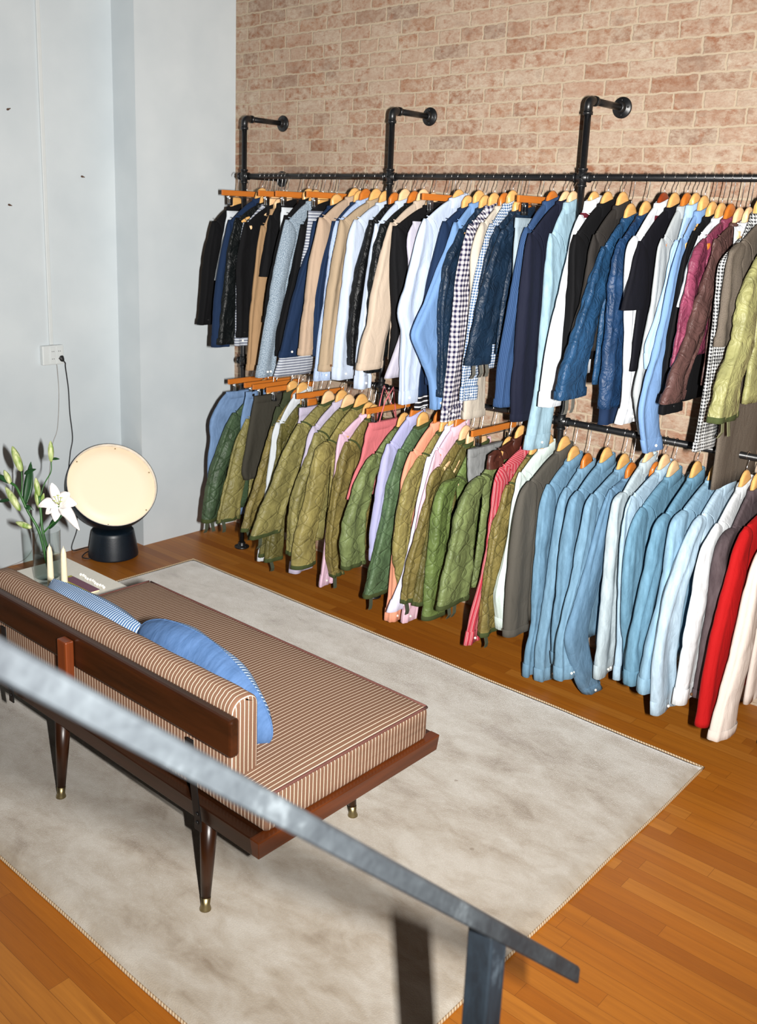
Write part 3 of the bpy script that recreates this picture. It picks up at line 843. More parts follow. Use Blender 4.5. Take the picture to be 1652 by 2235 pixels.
    ({'row':'u','kind':'jacket','mat':'maroon','X':3.068,'zn':1.961,'g':[0.034,0.034],'S':[-0.492,1.886],'p':[[-0.548,1.85],[-0.579,1.805],[-0.589,1.757],[-0.591,1.712],[-0.613,1.654],[-0.624,1.578],[-0.632,1.446]],'we':0.145}, 'shiny maroon quilted jacket'),
    ({'row':'u','kind':'jacket','mat':'brownshine','X':3.102,'zn':1.949,'g':[0.034,0.034],'S':[-0.473,1.887],'p':[[-0.496,1.816],[-0.513,1.758],[-0.544,1.713],[-0.58,1.647],[-0.605,1.58],[-0.641,1.515],[-0.707,1.448],[-0.76,1.336]],'we':0.288,'w':{7:0.17,6:0.15}}, 'shiny chocolate-brown quilted jacket'),
    ({'row':'u','kind':'shirt','mat':'brightwhite','X':3.136,'zn':1.95,'g':[0.034,0.036],'S':[-0.402,1.93],'p':[[-0.398,1.881],[-0.377,1.799],[-0.38,1.734]],'we':0.086}, 'white shirt showing as a small patch beside the houndstooth coat'),
    ({'row':'u','kind':'coat','mat':'houndstooth','X':3.172,'zn':1.983,'g':[0.036,0.034],'S':[-0.427,1.891],'p':[[-0.477,1.864],[-0.552,1.829],[-0.583,1.803],[-0.58,1.72],[-0.575,1.631],[-0.575,1.518],[-0.574,1.404],[-0.585,1.289],[-0.604,1.16]],'we':0.156}, 'black and white houndstooth coat'),
    ({'row':'u','kind':'jacket','mat':'tweed','X':3.206,'zn':1.965,'g':[0.034,0.059],'S':[-0.523,1.878],'p':[[-0.593,1.848],[-0.602,1.788],[-0.602,1.701],[-0.608,1.613],[-0.615,1.534]],'we':0.151,'hem':1.004}, 'grey-brown tweed jacket near the right end of the upper rail'),
    ({'row':'u','kind':'jacket','mat':'olivebright','X':3.265,'zn':1.958,'g':[0.059,0.1],'S':[-0.459,1.855],'p':[[-0.514,1.808],[-0.555,1.756],[-0.592,1.662],[-0.606,1.531],[-0.685,1.428],[-0.718,1.294]],'we':0.327,'w':{5:0.2,4:0.16},'tabs':2,'tc':'olivetab'}, 'yellow-green shiny liner jacket at the right end of the upper rail'),
    ({'row':'l','kind':'trousers','mat':'bluetrouser','X':0.481,'zn':0.959,'g':[0.1,0.098],'S':[-0.464,0.953],'p':[[-0.515,0.908],[-0.578,0.801],[-0.574,0.706],[-0.592,0.572],[-0.584,0.243]],'we':0.221,'clip':1}, 'light blue denim trousers at the left end of the lower rail'),
    ({'row':'l','kind':'quilted_jacket','mat':'quiltdark','X':0.579,'zn':0.972,'g':[0.098,0.034],'S':[-0.499,0.861],'p':[[-0.554,0.788],[-0.612,0.662],[-0.658,0.569],[-0.691,0.44],[-0.714,0.291]],'we':0.102,'tabs':2,'tc':'greentab'}, 'dark green quilted liner jacket, leftmost liner on the lower rail'),
    ({'row':'l','kind':'trousers','mat':'bluetrouser','X':0.613,'zn':0.97,'g':[0.034,0.034],'S':[-0.439,0.97],'p':[[-0.452,0.914],[-0.473,0.837],[-0.476,0.716]],'we':0.128,'clip':1}, 'second pair of light blue trousers clipped behind the dark green liner'),
    ({'row':'l','kind':'quilted_jacket','mat':'quilt1','X':0.647,'zn':0.938,'g':[0.034,0.034],'S':[-0.468,0.835],'p':[[-0.527,0.756],[-0.577,0.616],[-0.61,0.507],[-0.643,0.398],[-0.664,0.293]],'we':0.184,'tabs':1,'tc':'greentab'}, 'olive quilted liner jacket behind the charcoal trousers'),
    ({'row':'l','kind':'trousers','mat':'charcoal','X':0.681,'zn':0.961,'g':[0.034,0.127],'S':[-0.439,0.957],'p':[[-0.463,0.847],[-0.496,0.697],[-0.525,0.567],[-0.507,0.509]],'we':0.083,'clip':1}, 'folded charcoal trousers hanging from a clip bar'),
    ({'row':'l','kind':'jacket','mat':'darkolive','X':0.808,'zn':0.997,'g':[0.127,0.034],'S':[-0.397,0.919],'p':[[-0.417,0.862],[-0.438,0.799],[-0.471,0.684]],'we':0.106}, 'dark olive jacket showing beside the charcoal trousers'),
    ({'row':'l','kind':'quilted_jacket','mat':'quilt2','X':0.842,'zn':0.956,'g':[0.034,0.041],'S':[-0.465,0.828],'p':[[-0.502,0.735],[-0.535,0.635],[-0.584,0.511],[-0.634,0.415],[-0.664,0.294]],'we':0.134,'tabs':1,'tc':'greentab'}, 'olive quilted liner jacket just left of a white shirt'),
    ({'row':'l','kind':'shirt','mat':'white','X':0.883,'zn':0.999,'g':[0.041,0.034],'S':[-0.469,0.855],'p':[[-0.498,0.794],[-0.505,0.704],[-0.52,0.607],[-0.537,0.491],[-0.577,0.122]],'we':0.048}, 'white shirt between two olive liners on the lower rail'),
    ({'row':'l','kind':'quilted_jacket','mat':'quilt4','X':0.917,'zn':0.953,'g':[0.034,0.034],'S':[-0.466,0.854],'p':[[-0.486,0.772],[-0.492,0.675],[-0.513,0.613],[-0.566,0.458],[-0.608,0.159]],'we':0.1}, 'dark olive quilted liner jacket just right of the white shirt'),
    ({'row':'l','kind':'quilted_jacket','mat':'quilt4','X':0.951,'zn':0.938,'g':[0.034,0.067],'S':[-0.449,0.799],'p':[[-0.478,0.725],[-0.493,0.636],[-0.522,0.556],[-0.561,0.398],[-0.591,0.137]],'we':0.105,'tabs':1,'tc':'greentab'}, 'second dark olive quilted liner right of the white shirt'),
    ({'row':'l','kind':'skirt','mat':'lilac','X':1.018,'zn':0.947,'g':[0.067,0.057],'S':[-0.431,0.946],'p':[[-0.443,0.913],[-0.446,0.888],[-0.45,0.85]],'we':0.075,'clip':1}, 'short lilac skirt clipped between olive liners'),
    ({'row':'l','kind':'quilted_jacket','mat':'quilt1','X':1.075,'zn':0.981,'g':[0.057,0.095],'S':[-0.493,0.885],'p':[[-0.55,0.811],[-0.591,0.748],[-0.631,0.666],[-0.678,0.58],[-0.742,0.478],[-0.808,0.347]],'we':0.253,'w':{5:0.19,4:0.16},'tabs':1,'tc':'greentab','bind':1}, 'wide olive quilted liner jacket with dark green armhole piping'),
    ({'row':'l','kind':'shirt','mat':'lilac','X':1.17,'zn':0.999,'g':[0.095,0.048],'S':[-0.488,0.888],'p':[[-0.524,0.83],[-0.531,0.762],[-0.55,0.715],[-0.581,0.454],[-0.624,0.146]],'we':0.158}, 'lilac shirt between olive liners'),
    ({'row':'l','kind':'quilted_jacket','mat':'quilt1','X':1.218,'zn':0.984,'g':[0.048,0.088],'S':[-0.518,0.866],'p':[[-0.553,0.775],[-0.585,0.718],[-0.633,0.633],[-0.675,0.536],[-0.685,0.425],[-0.69,0.273]],'we':0.042,'bind':1}, 'olive quilted liner jacket just right of the lilac shirt'),
    ({'row':'l','kind':'quilted_jacket','mat':'quilt3','X':1.306,'zn':1.001,'g':[0.088,0.05],'S':[-0.538,0.839],'p':[[-0.592,0.816],[-0.614,0.741],[-0.636,0.653],[-0.658,0.565],[-0.689,0.478],[-0.727,0.381],[-0.735,0.233]],'we':0.183,'w':{6:0.15},'bind':1}, 'golden olive quilted liner jacket just left of the pink shirt'),
    ({'row':'l','kind':'shirt','mat':'pink','X':1.356,'zn':0.965,'g':[0.05,0.034],'S':[-0.489,0.88],'p':[[-0.508,0.825],[-0.52,0.704],[-0.532,0.582],[-0.543,0.522],[-0.561,0.431],[-0.577,0.296],[-0.603,0.122]],'we':0.081}, 'pale pink shirt with its cuff hanging to the floor side'),
    ({'row':'l','kind':'quilted_jacket','mat':'quilt2','X':1.391,'zn':0.958,'g':[0.034,0.106],'S':[-0.48,0.846],'p':[[-0.516,0.79],[-0.539,0.714],[-0.561,0.626],[-0.582,0.507],[-0.598,0.385],[-0.589,0.257],[-0.56,0.172]],'we':0.071,'tabs':1,'tc':'greentab','bind':1}, 'olive quilted liner jacket just right of the pink shirt'),
    ({'row':'l','kind':'skirt','mat':'salmonpink','X':1.497,'zn':0.951,'g':[0.106,0.091],'S':[-0.431,0.948],'p':[[-0.455,0.897],[-0.484,0.787],[-0.532,0.705],[-0.573,0.597]],'we':0.065,'clip':1}, 'coral pink dress with thin straps clipped on the lower rail'),
    ({'row':'l','kind':'quilted_jacket','mat':'quiltgreen','X':1.588,'zn':0.949,'g':[0.091,0.072],'S':[-0.5,0.826],'p':[[-0.554,0.793],[-0.598,0.736],[-0.651,0.627],[-0.689,0.546],[-0.706,0.431],[-0.69,0.3]],'we':0.169,'w':{4:0.16,5:0.15},'bind':1}, 'mid-green quilted liner jacket between coral dress and lavender shirt'),
    ({'row':'l','kind':'shirt','mat':'lavender','X':1.66,'zn':1.005,'g':[0.072,0.045],'S':[-0.484,0.887],'p':[[-0.516,0.817],[-0.535,0.739],[-0.55,0.617],[-0.573,0.463],[-0.57,0.333]],'we':0.075}, 'lavender shirt between two green liners'),
    ({'row':'l','kind':'quilted_jacket','mat':'quiltgreen2','X':1.705,'zn':0.971,'g':[0.045,0.1],'S':[-0.451,0.865],'p':[[-0.483,0.783],[-0.516,0.714],[-0.528,0.623],[-0.55,0.532],[-0.589,0.414],[-0.623,0.295],[-0.658,0.181]],'we':0.19,'w':{6:0.15},'tabs':1,'tc':'greentab'}, 'deep green quilted liner jacket between the lavender and salmon shirts'),
    ({'row':'l','kind':'shirt','mat':'salmon','X':1.805,'zn':0.998,'g':[0.1,0.034],'S':[-0.489,0.878],'p':[[-0.522,0.823],[-0.544,0.741],[-0.556,0.651],[-0.578,0.438],[-0.589,0.25],[-0.603,0.08]],'we':0.089}, 'salmon orange shirt on the lower rail'),
    ({'row':'l','kind':'quilted_jacket','mat':'quilt3','X':1.84,'zn':0.969,'g':[0.034,0.05],'S':[-0.464,0.862],'p':[[-0.521,0.811],[-0.563,0.764],[-0.586,0.695],[-0.607,0.608],[-0.617,0.487],[-0.62,0.394],[-0.567,0.222]],'we':0.078,'bind':1}, 'golden olive quilted liner jacket just right of the salmon shirt'),
    ({'row':'l','kind':'shirt','mat':'whitelilac','X':1.89,'zn':1.0,'g':[0.05,0.034],'S':[-0.471,0.867],'p':[[-0.487,0.809],[-0.492,0.762],[-0.509,0.704],[-0.53,0.616],[-0.598,0.34],[-0.696,0.179]],'we':0.18}, 'white-lilac shirt left of the pink shirt with a crumpled white tail'),
    ({'row':'l','kind':'shirt','mat':'pink2','X':1.924,'zn':1.001,'g':[0.034,0.034],'S':[-0.46,0.902],'p':[[-0.484,0.852],[-0.507,0.79],[-0.53,0.733],[-0.56,0.642],[-0.598,0.412],[-0.637,0.121]],'we':0.082}, 'pink shirt just right of the white-lilac shirt'),
    ({'row':'l','kind':'quilted_jacket','mat':'quilt2','X':1.958,'zn':0.949,'g':[0.034,0.038],'S':[-0.484,0.835],'p':[[-0.533,0.813],[-0.555,0.746],[-0.571,0.659],[-0.613,0.547],[-0.659,0.436],[-0.68,0.35],[-0.688,0.241]],'we':0.091,'tabs':1,'tc':'greentab'}, 'brownish olive quilted liner jacket with a small bright snap'),
    ({'row':'l','kind':'quilted_jacket','mat':'quilt4','X':1.996,'zn':0.94,'g':[0.038,0.047],'S':[-0.457,0.832],'p':[[-0.496,0.785],[-0.533,0.732],[-0.558,0.635],[-0.582,0.489],[-0.619,0.376],[-0.649,0.23]],'we':0.08}, 'dark olive quilted liner jacket behind the bright green liner'),
    ({'row':'l','kind':'quilted_jacket','mat':'quiltbright','X':2.043,'zn':0.939,'g':[0.047,0.07],'S':[-0.473,0.797],'p':[[-0.562,0.789],[-0.601,0.714],[-0.617,0.629],[-0.629,0.452],[-0.635,0.302],[-0.632,0.171]],'we':0.165,'w':{5:0.15},'bind':1}, 'bright green quilted liner jacket with puckered front'),
    ({'row':'l','kind':'shorts','mat':'greydenim','X':2.113,'zn':0.94,'g':[0.07,0.082],'S':[-0.467,0.939],'p':[[-0.468,0.875],[-0.46,0.821],[-0.45,0.789]],'we':0.078,'clip':1}, 'grey denim shorts clipped between two green liners'),
    ({'row':'l','kind':'quilted_jacket','mat':'quiltgreen','X':2.195,'zn':0.938,'g':[0.082,0.061],'S':[-0.499,0.845],'p':[[-0.584,0.803],[-0.625,0.748],[-0.654,0.674],[-0.68,0.564],[-0.714,0.445],[-0.744,0.301]],'we':0.258,'w':{5:0.21,4:0.2,3:0.16,2:0.14},'tabs':2,'tc':'greentab','bind':1}, 'widest mid-green quilted liner jacket beside the red striped shirt'),
    ({'row':'l','kind':'leather_jacket','mat':'leather','X':2.256,'zn':1.007,'g':[0.061,0.047],'S':[-0.48,0.968],'p':[[-0.517,0.951],[-0.523,0.924],[-0.519,0.89]],'we':0.109}, 'dark brown leather jacket showing at the collar above a green liner'),
    ({'row':'l','kind':'shirt','mat':'redstripe','X':2.303,'zn':0.979,'g':[0.047,0.034],'S':[-0.504,0.908],'p':[[-0.537,0.869],[-0.547,0.791],[-0.556,0.708],[-0.564,0.623],[-0.567,0.537],[-0.597,0.398],[-0.643,0.293],[-0.67,0.152]],'we':0.083}, 'red and white striped shirt'),
    ({'row':'l','kind':'quilted_jacket','mat':'quilt2','X':2.338,'zn':0.955,'g':[0.034,0.054],'S':[-0.496,0.835],'p':[[-0.52,0.794],[-0.537,0.735],[-0.574,0.68],[-0.59,0.58],[-0.606,0.469],[-0.622,0.356],[-0.626,0.186]],'we':0.167,'tabs':1,'tc':'greentab','bind':1}, 'olive quilted liner jacket just right of the red striped shirt'),
    ({'row':'l','kind':'shirt','mat':'mint','X':2.392,'zn':0.986,'g':[0.054,0.083],'S':[-0.49,0.901],'p':[[-0.51,0.849],[-0.519,0.749],[-0.523,0.636],[-0.548,0.527],[-0.577,0.442],[-0.591,0.376],[-0.548,0.209]],'we':0.052}, 'pale mint-white shirt beside the charcoal grey coat'),
    ({'row':'l','kind':'coat','mat':'charcoal2','X':2.475,'zn':0.991,'g':[0.083,0.049],'S':[-0.549,0.89],'p':[[-0.601,0.851],[-0.617,0.761],[-0.628,0.625],[-0.632,0.514],[-0.637,0.402],[-0.627,0.232]],'we':0.179,'w':{5:0.15}}, 'charcoal grey coat just left of the denim shirts'),
    ({'row':'l','kind':'shirt','mat':'denim1','X':2.524,'zn':0.957,'g':[0.049,0.064],'S':[-0.478,0.875],'p':[[-0.515,0.798],[-0.521,0.693],[-0.524,0.587],[-0.516,0.403],[-0.507,0.252],[-0.535,0.148],[-0.531,0.035]],'we':0.114}, 'blue denim shirt, leftmost in the row of denim shirts'),
    ({'row':'l','kind':'shirt','mat':'denim2','X':2.588,'zn':0.938,'g':[0.064,0.087],'S':[-0.442,0.868],'p':[[-0.485,0.813],[-0.488,0.716],[-0.488,0.631],[-0.504,0.528],[-0.522,0.315],[-0.543,0.196],[-0.527,0.035]],'we':0.181}, 'blue denim shirt second in the denim row, cuff unbuttoned'),
    ({'row':'l','kind':'shirt','mat':'denim1','X':2.675,'zn':0.98,'g':[0.087,0.079],'S':[-0.504,0.885],'p':[[-0.549,0.853],[-0.561,0.774],[-0.57,0.673],[-0.573,0.535],[-0.575,0.394],[-0.575,0.25],[-0.551,0.147]],'we':0.115}, 'blue denim shirt third in the denim row, with pale worn shoulder'),
    ({'row':'l','kind':'shirt','mat':'denim2','X':2.754,'zn':0.968,'g':[0.079,0.036],'S':[-0.529,0.894],'p':[[-0.573,0.856],[-0.582,0.764],[-0.603,0.668],[-0.611,0.568],[-0.653,0.442],[-0.684,0.326],[-0.661,0.149]],'we':0.116}, 'blue denim shirt fourth in the denim row'),
    ({'row':'l','kind':'shirt','mat':'denim3','X':2.79,'zn':0.938,'g':[0.036,0.069],'S':[-0.453,0.907],'p':[[-0.503,0.823],[-0.537,0.729],[-0.57,0.629],[-0.62,0.512],[-0.661,0.421],[-0.693,0.355],[-0.635,0.231],[-0.529,0.071],[-0.483,0.035]],'we':0.112,'w':{5:0.16,6:0.14}}, 'blue denim shirt with its sleeve bent and reaching lowest'),
    ({'row':'l','kind':'shirt','mat':'denimpale','X':2.859,'zn':1.018,'g':[0.069,0.034],'S':[-0.493,0.917],'p':[[-0.552,0.895],[-0.558,0.785],[-0.558,0.651],[-0.558,0.515],[-0.557,0.377],[-0.56,0.237],[-0.555,0.157]],'we':0.272}, 'pale grey-white denim shirt in the middle of the denim row'),
    ({'row':'l','kind':'shirt','mat':'denimdark','X':2.893,'zn':0.961,'g':[0.034,0.034],'S':[-0.401,0.913],'p':[[-0.471,0.854],[-0.445,0.734],[-0.39,0.514],[-0.34,0.284],[-0.284,0.035]],'we':0.124}, 'dark indigo denim shirt showing as a narrow strip'),
    ({'row':'l','kind':'shirt','mat':'denimlight','X':2.927,'zn':1.002,'g':[0.034,0.04],'S':[-0.548,0.929],'p':[[-0.595,0.875],[-0.587,0.743],[-0.558,0.569],[-0.519,0.352],[-0.513,0.16]],'we':0.098}, 'light blue denim shirt right of the pale grey one'),
    ({'row':'l','kind':'shirt','mat':'denim4','X':2.967,'zn':0.981,'g':[0.04,0.092],'S':[-0.538,0.891],'p':[[-0.582,0.849],[-0.609,0.791],[-0.615,0.695],[-0.599,0.559],[-0.583,0.454],[-0.537,0.302],[-0.497,0.147]],'we':0.124}, 'teal-blue denim shirt just right of the dark indigo strip'),
    ({'row':'l','kind':'shirt','mat':'denim4','X':3.059,'zn':0.997,'g':[0.092,0.071],'S':[-0.537,0.887],'p':[[-0.598,0.856],[-0.621,0.785],[-0.626,0.691],[-0.649,0.62],[-0.677,0.512],[-0.703,0.389],[-0.693,0.252]],'we':0.232}, 'teal-blue denim shirt left of the lighter blue shirt'),
    ({'row':'l','kind':'shirt','mat':'denimlight2','X':3.13,'zn':1.002,'g':[0.071,0.054],'S':[-0.548,0.919],'p':[[-0.623,0.891],[-0.629,0.806],[-0.632,0.712],[-0.643,0.62],[-0.689,0.506],[-0.727,0.389],[-0.731,0.26]],'we':0.187}, 'lighter sky-blue denim shirt in the right half of the denim row'),
    ({'row':'l','kind':'shirt','mat':'denimice','X':3.184,'zn':1.0,'g':[0.054,0.065],'S':[-0.511,0.905],'p':[[-0.572,0.869],[-0.626,0.813],[-0.673,0.732],[-0.721,0.658],[-0.75,0.511],[-0.757,0.386],[-0.718,0.187]],'we':0.308,'w':{6:0.15}}, 'ice-blue denim shirt beside the off-white one'),
    ({'row':'l','kind':'shirt','mat':'offwhite','X':3.249,'zn':1.002,'g':[0.065,0.043],'S':[-0.516,0.891],'p':[[-0.551,0.862],[-0.61,0.82],[-0.631,0.745],[-0.631,0.621],[-0.656,0.534],[-0.663,0.409],[-0.681,0.241]],'we':0.227}, 'off-white shirt with one dark cuff button'),
    ({'row':'l','kind':'jacket','mat':'plum','X':3.292,'zn':0.998,'g':[0.043,0.077],'S':[-0.483,0.876],'p':[[-0.559,0.856],[-0.596,0.81],[-0.597,0.718],[-0.587,0.59],[-0.599,0.435],[-0.597,0.252]],'we':0.16}, 'dark plum-brown jacket between the off-white shirt and the red sweater'),
    ({'row':'l','kind':'sweater','mat':'red','X':3.369,'zn':0.959,'g':[0.077,0.068],'S':[-0.56,0.918],'p':[[-0.627,0.85],[-0.654,0.755],[-0.691,0.645],[-0.727,0.535],[-0.749,0.419],[-0.766,0.232]],'we':0.182}, 'bright red sweater beside the cream jacket'),
    ({'row':'l','kind':'jacket','mat':'cream','X':3.437,'zn':0.938,'g':[0.068,0.1],'S':[-0.531,0.881],'p':[[-0.603,0.844],[-0.645,0.772],[-0.675,0.601],[-0.717,0.463],[-0.775,0.331],[-0.801,0.224]],'we':0.37,'w':{5:0.16,4:0.15}}, 'cream jacket at the right end of the lower rail'),
]



def sring(cx, cy, z, hx, hy, n, e=0.78, tilt=0.0):
    out = []
    for k in range(n):
        a = 2 * PI * k / n
        c, s = math.cos(a), math.sin(a)
        px = math.copysign(abs(s) ** e, s) * hx
        py = math.copysign(abs(c) ** e, c) * hy
        out.append(Vector((cx + px, cy + py, z + tilt * py)))
    return out


def ring_u(r):
    u = [0.0]
    for i in range(len(r)):
        u.append(u[-1] + (r[(i + 1) % len(r)] - r[i]).length)
    return u


FOLD = {'shirt': 0.0046, 'jacket': 0.0042, 'coat': 0.0034, 'tshirt': 0.003, 'quilted_jacket': 0.0050, 'trousers': 0.0035, 'skirt': 0.005,
        'shorts': 0.003, 'sweater': 0.0035, 'leather_jacket': 0.003}
SHINY = {'nylon', 'quilt'}


def fold_rings(rings, zs, amp, seed, crinkle, ramp0=0.12):
    """vertical folds and small creases pushed along each ring's own outward direction"""
    rg = random.Random(seed)
    ph = [rg.uniform(0, 6.28) for _ in range(6)]
    dr = [rg.uniform(-5, 5) for _ in range(6)]
    ks = [2, 3, 5, 7]
    am = [0.7, 1.0, 0.7, 0.35]
    z0 = zs[0]
    span = max(0.05, zs[0] - zs[-1])
    creases = [(rg.uniform(0.25, 0.75) * PI + (PI if q % 2 else 0), rg.uniform(-1.6, 1.6), rg.uniform(0, 6.28), rg.uniform(0.16, 0.30), rg.uniform(0.7, 1.7)) for q in range(5)]
    diag = [(rg.uniform(0, 1), rg.uniform(-0.10, 0.10), rg.uniform(0.012, 0.03), rg.uniform(0.4, 1.2)) for q in range(5)]
    for j, r in enumerate(rings):
        n = len(r)
        c = sum(r, Vector()) / n
        v = (z0 - zs[j]) / span
        g = min(1.0, 0.25 + v / max(ramp0, 0.01) * 0.4)
        new = []
        for i, p in enumerate(r):
            th = 2 * PI * i / n
            d = sum(am[q] * math.sin(ks[q] * th + ph[q] + dr[q] * zs[j]) for q in range(4)) * amp * g * 0.55
            for ca, cs, cp, cw, cd_ in creases:
                dd = (th - ca - 0.35 * math.sin(cs * 4 * v + cp) * v + PI) % (2 * PI) - PI
                d -= amp * 1.25 * cd_ * math.exp(-(dd / cw) ** 2) * min(1, v * 3 + 0.1) * (0.6 + 0.4 * math.sin(cp + 5 * v))
            for dv, dsl, dw, da in diag:
                q_ = (v - dv - dsl * math.cos(th)) * span
                d -= amp * 0.55 * da * math.exp(-(q_ / dw) ** 2)
            if crinkle:
                nv = noise.noise(Vector((p.x * 16 + seed * 3.1, p.y * 15, p.z * 13)))
                nv2 = noise.noise(Vector((p.x * 34, p.y * 30 + seed, p.z * 30)))
                d += (abs(nv) * 1.5 - 0.35 + 0.45 * nv2) * crinkle
            else:
                d += noise.noise(Vector((p.x * 9 + seed, p.y * 11, p.z * 7))) * amp * 0.6
            o = p - c
            o.z = 0
            L = o.length
            hxw = abs(math.sin(th))
            nrm = Vector((math.copysign(hxw ** 0.6, o.x), math.copysign((1 - hxw) ** 1.2, o.y), 0)) if L > 1e-6 else Vector()
            new.append(p + nrm * d)
        rings[j] = new
    return rings


def loft_uv(mb, rings, v0=0.0, **k):
    us = [ring_u(r) for r in rings]
    vs = [v0]
    for j in range(1, len(rings)):
        a = sum(rings[j], Vector()) / len(rings[j])
        b = sum(rings[j - 1], Vector()) / len(rings[j - 1])
        vs.append(vs[-1] + (a - b).length)
    mb.loft(rings, us, vs, **k)


def hollow_end(rings, s=0.86, depth=0.03):
    last = rings[-1]
    c = sum(last, Vector()) / len(last)
    ins = [c + (p - c) * s for p in last]
    up = [c + (p - c) * s * 0.9 + Vector((0, 0, depth)) for p in last]
    return rings + [ins, up]


def make_sleeve(parent, S, path, widths, hx, seed, amp, crinkle, mat, root, nring=44, nseg=34, name='sleeve'):
    """S and path are (y, z) of the sleeve's outer edge; returns last rings for the cuff"""
    pts = [Vector((S[0], S[1], 0))] + [Vector((a[0], a[1], 0)) for a in path]
    L = [0.0]
    for i in range(1, len(pts)):
        L.append(L[-1] + (pts[i] - pts[i - 1]).length)
    n = nring
    rs = polyline(pts, n)
    rings, zs = [], []
    tot = L[-1]
    for j, q in enumerate(rs):
        s = tot * j / (n - 1)
        wd = interp(s, [a for a, b in widths(L)], [b for a, b in widths(L)])
        cap = min(1.0, math.sqrt(max(0.0, s) / 0.075 + 0.03))
        wd *= cap
        t = hx * (0.50 + 0.50 * min(1, s / 0.22)) * min(1.0, 0.45 + s / 0.06)
        # slices lean with the sleeve so a bent elbow keeps its girth
        rings.append(sring(0, q.x + wd / 2, q.y, t, wd / 2, nseg, 0.72))
        zs.append(q.y)
    return rings, zs


def garment(i, d, label):
    row, kind, X, zn = d['row'], d['kind'], d['X'], d['zn']
    mt = fab(d['mat'])
    shiny = FAB[d['mat']][0] in SHINY
    gl, gr = d['g']
    gap = min(0.062, 0.5 * (min(gl, 0.08) + min(gr, 0.08)))
    cat = {'quilted_jacket': 'jacket', 'leather_jacket': 'jacket', 'tshirt': 'shirt'}.get(kind, kind)
    root = thing({'tshirt': 'polo_shirt'}.get(kind, kind), label, cat, (X, YR, zn), 'clothes on the upper rail' if row == 'u' else 'clothes on the lower rail')

    def loc(y, z):
        return (y - YR, z - zn)
    S = loc(*d['S'])
    path = [loc(*p) for p in d['p']]
    seed = i * 1.7 + 3
    amp = FOLD.get(kind, 0.004)
    crk = 0.0075 if FAB[d['mat']][0] == 'nylon' else (0.0055 if shiny else 0)
    if kind in ('trousers', 'skirt', 'shorts'):
        pts = [Vector((S[0], S[1], 0))] + [Vector((a, b, 0)) for a, b in path]
        n = 26
        rs = catmull(pts, n)
        hx = min(0.018, gap * 0.33)
        wt = {'trousers': 0.24, 'skirt': 0.26, 'shorts': 0.27}[kind]
        rings = []
        for j, q in enumerate(rs):
            v = j / (n - 1)
            wd = wt * (1 + (0.35 if kind == 'skirt' else 0.05) * v)
            rings.append(sring(0, q.x + wd / 2, q.y, hx * (0.5 + 0.5 * min(1, v * 6)), wd / 2, 30, 0.6))
        rings = fold_rings(rings, [q.y for q in rs], amp, seed, 0)
        mb = MB()
        loft_uv(mb, hollow_end(rings), cap0=True, cap1=True)
        mb.build('panel', mt, root)
        r0_ = rs[0]
        wb = MB()
        loft_uv(wb, [sring(0, r0_.x + wt / 2, r0_.y + dz, hx * 0.62 + dx, wt / 2 + 0.003, 30, 0.6) for dz, dx in ((0.004, 0.0), (0.003, 0.003), (-0.034, 0.004), (-0.036, 0.001))], cap0=True)
        wb.build('waistband', mt, root)
        if d['mat'] == 'salmonpink':
            for s in (-0.03, 0.03):
                MB().tube([(s * 0.3, S[0] + 0.06, S[1]), (s * 0.5, S[0] + 0.09, S[1] + 0.10), (s, S[0] + 0.13, S[1] + 0.17), (s * 0.4, S[0] + 0.17, S[1] + 0.08), (0, S[0] + 0.2, S[1])], 0.003, 6).build('strap', mt, root)
        return root, label
    # ---- body
    hemz = (d['hem'] - zn) if 'hem' in d else max(-(0.80 if kind == 'coat' else 0.70), (path[-1][1] + 0.03) if not d.get('short') else -0.66)
    if zn + hemz < 0.12:
        hemz = 0.12 - zn
    hb = max(0.0095, min(0.021, gap * 0.34))
    yf_s = S[0] + 0.022
    yb_s = min(-yf_s, 0.205)
    tilt_front = max(-0.05, min(0.0, (path[min(2, len(path) - 1)][0] - S[0]) * 0.35))
    rings, zs = [], []
    nb = 0.052
    ztop = -0.012
    for k in range(11):
        v = k / 10
        yy = v ** 0.85
        z = ztop + (S[1] - ztop) * (v ** 1.12)
        yf = -nb + (yf_s + nb) * yy
        yb = nb + (yb_s - nb) * yy
        rings.append(sring(0, (yf + yb) / 2, z, 0.0135 + (hb * 0.8 - 0.0135) * v if hb * 0.8 > 0.0135 else 0.0115 + (hb * 0.8 - 0.0115) * v, (yb - yf) / 2, 36, 0.7))
        zs.append(z)
    for k in range(1, 19):
        v = k / 18
        z = S[1] + (hemz - S[1]) * v
        yf = yf_s + 0.035 * min(1, v * 4) + tilt_front * v
        yb = yb_s - 0.004 * v
        rings.append(sring(0, (yf + yb) / 2, z, hb * (0.8 + 0.2 * min(1, v * 4)), (yb - yf) / 2, 36, 0.7))
        zs.append(z)
    rings = fold_rings(rings, zs, amp * 0.8, seed + 50, crk * 0.6)
    mb = MB()
    loft_uv(mb, hollow_end(rings), cap0=False, cap1=True)
    mb.build('body', mt, root)
    # ---- sleeves
    hs = max(0.0135, min(0.029, gap * 0.46)) + (0.002 if shiny else 0)
    we = d['we']
    base = 0.122 if kind in ('jacket', 'coat', 'quilted_jacket', 'leather_jacket') else 0.112
    endw = min(max(we, 0.088), 0.15) if not d.get('short') else min(max(we, 0.12), 0.19)
    ov = d.get('w', {})

    def widths(L):
        k = [(0.0, base * 0.9), (min(0.12, L[-1] * 0.4), base)]
        for idx in range(1, len(L)):
            if (idx - 1) in ov:
                k.append((L[idx], ov[idx - 1]))
        if len(L) - 2 not in ov:
            k.append((L[-1], endw))
        elif len(k) == 2:
            k.append((L[-1], endw))
        return sorted(k)
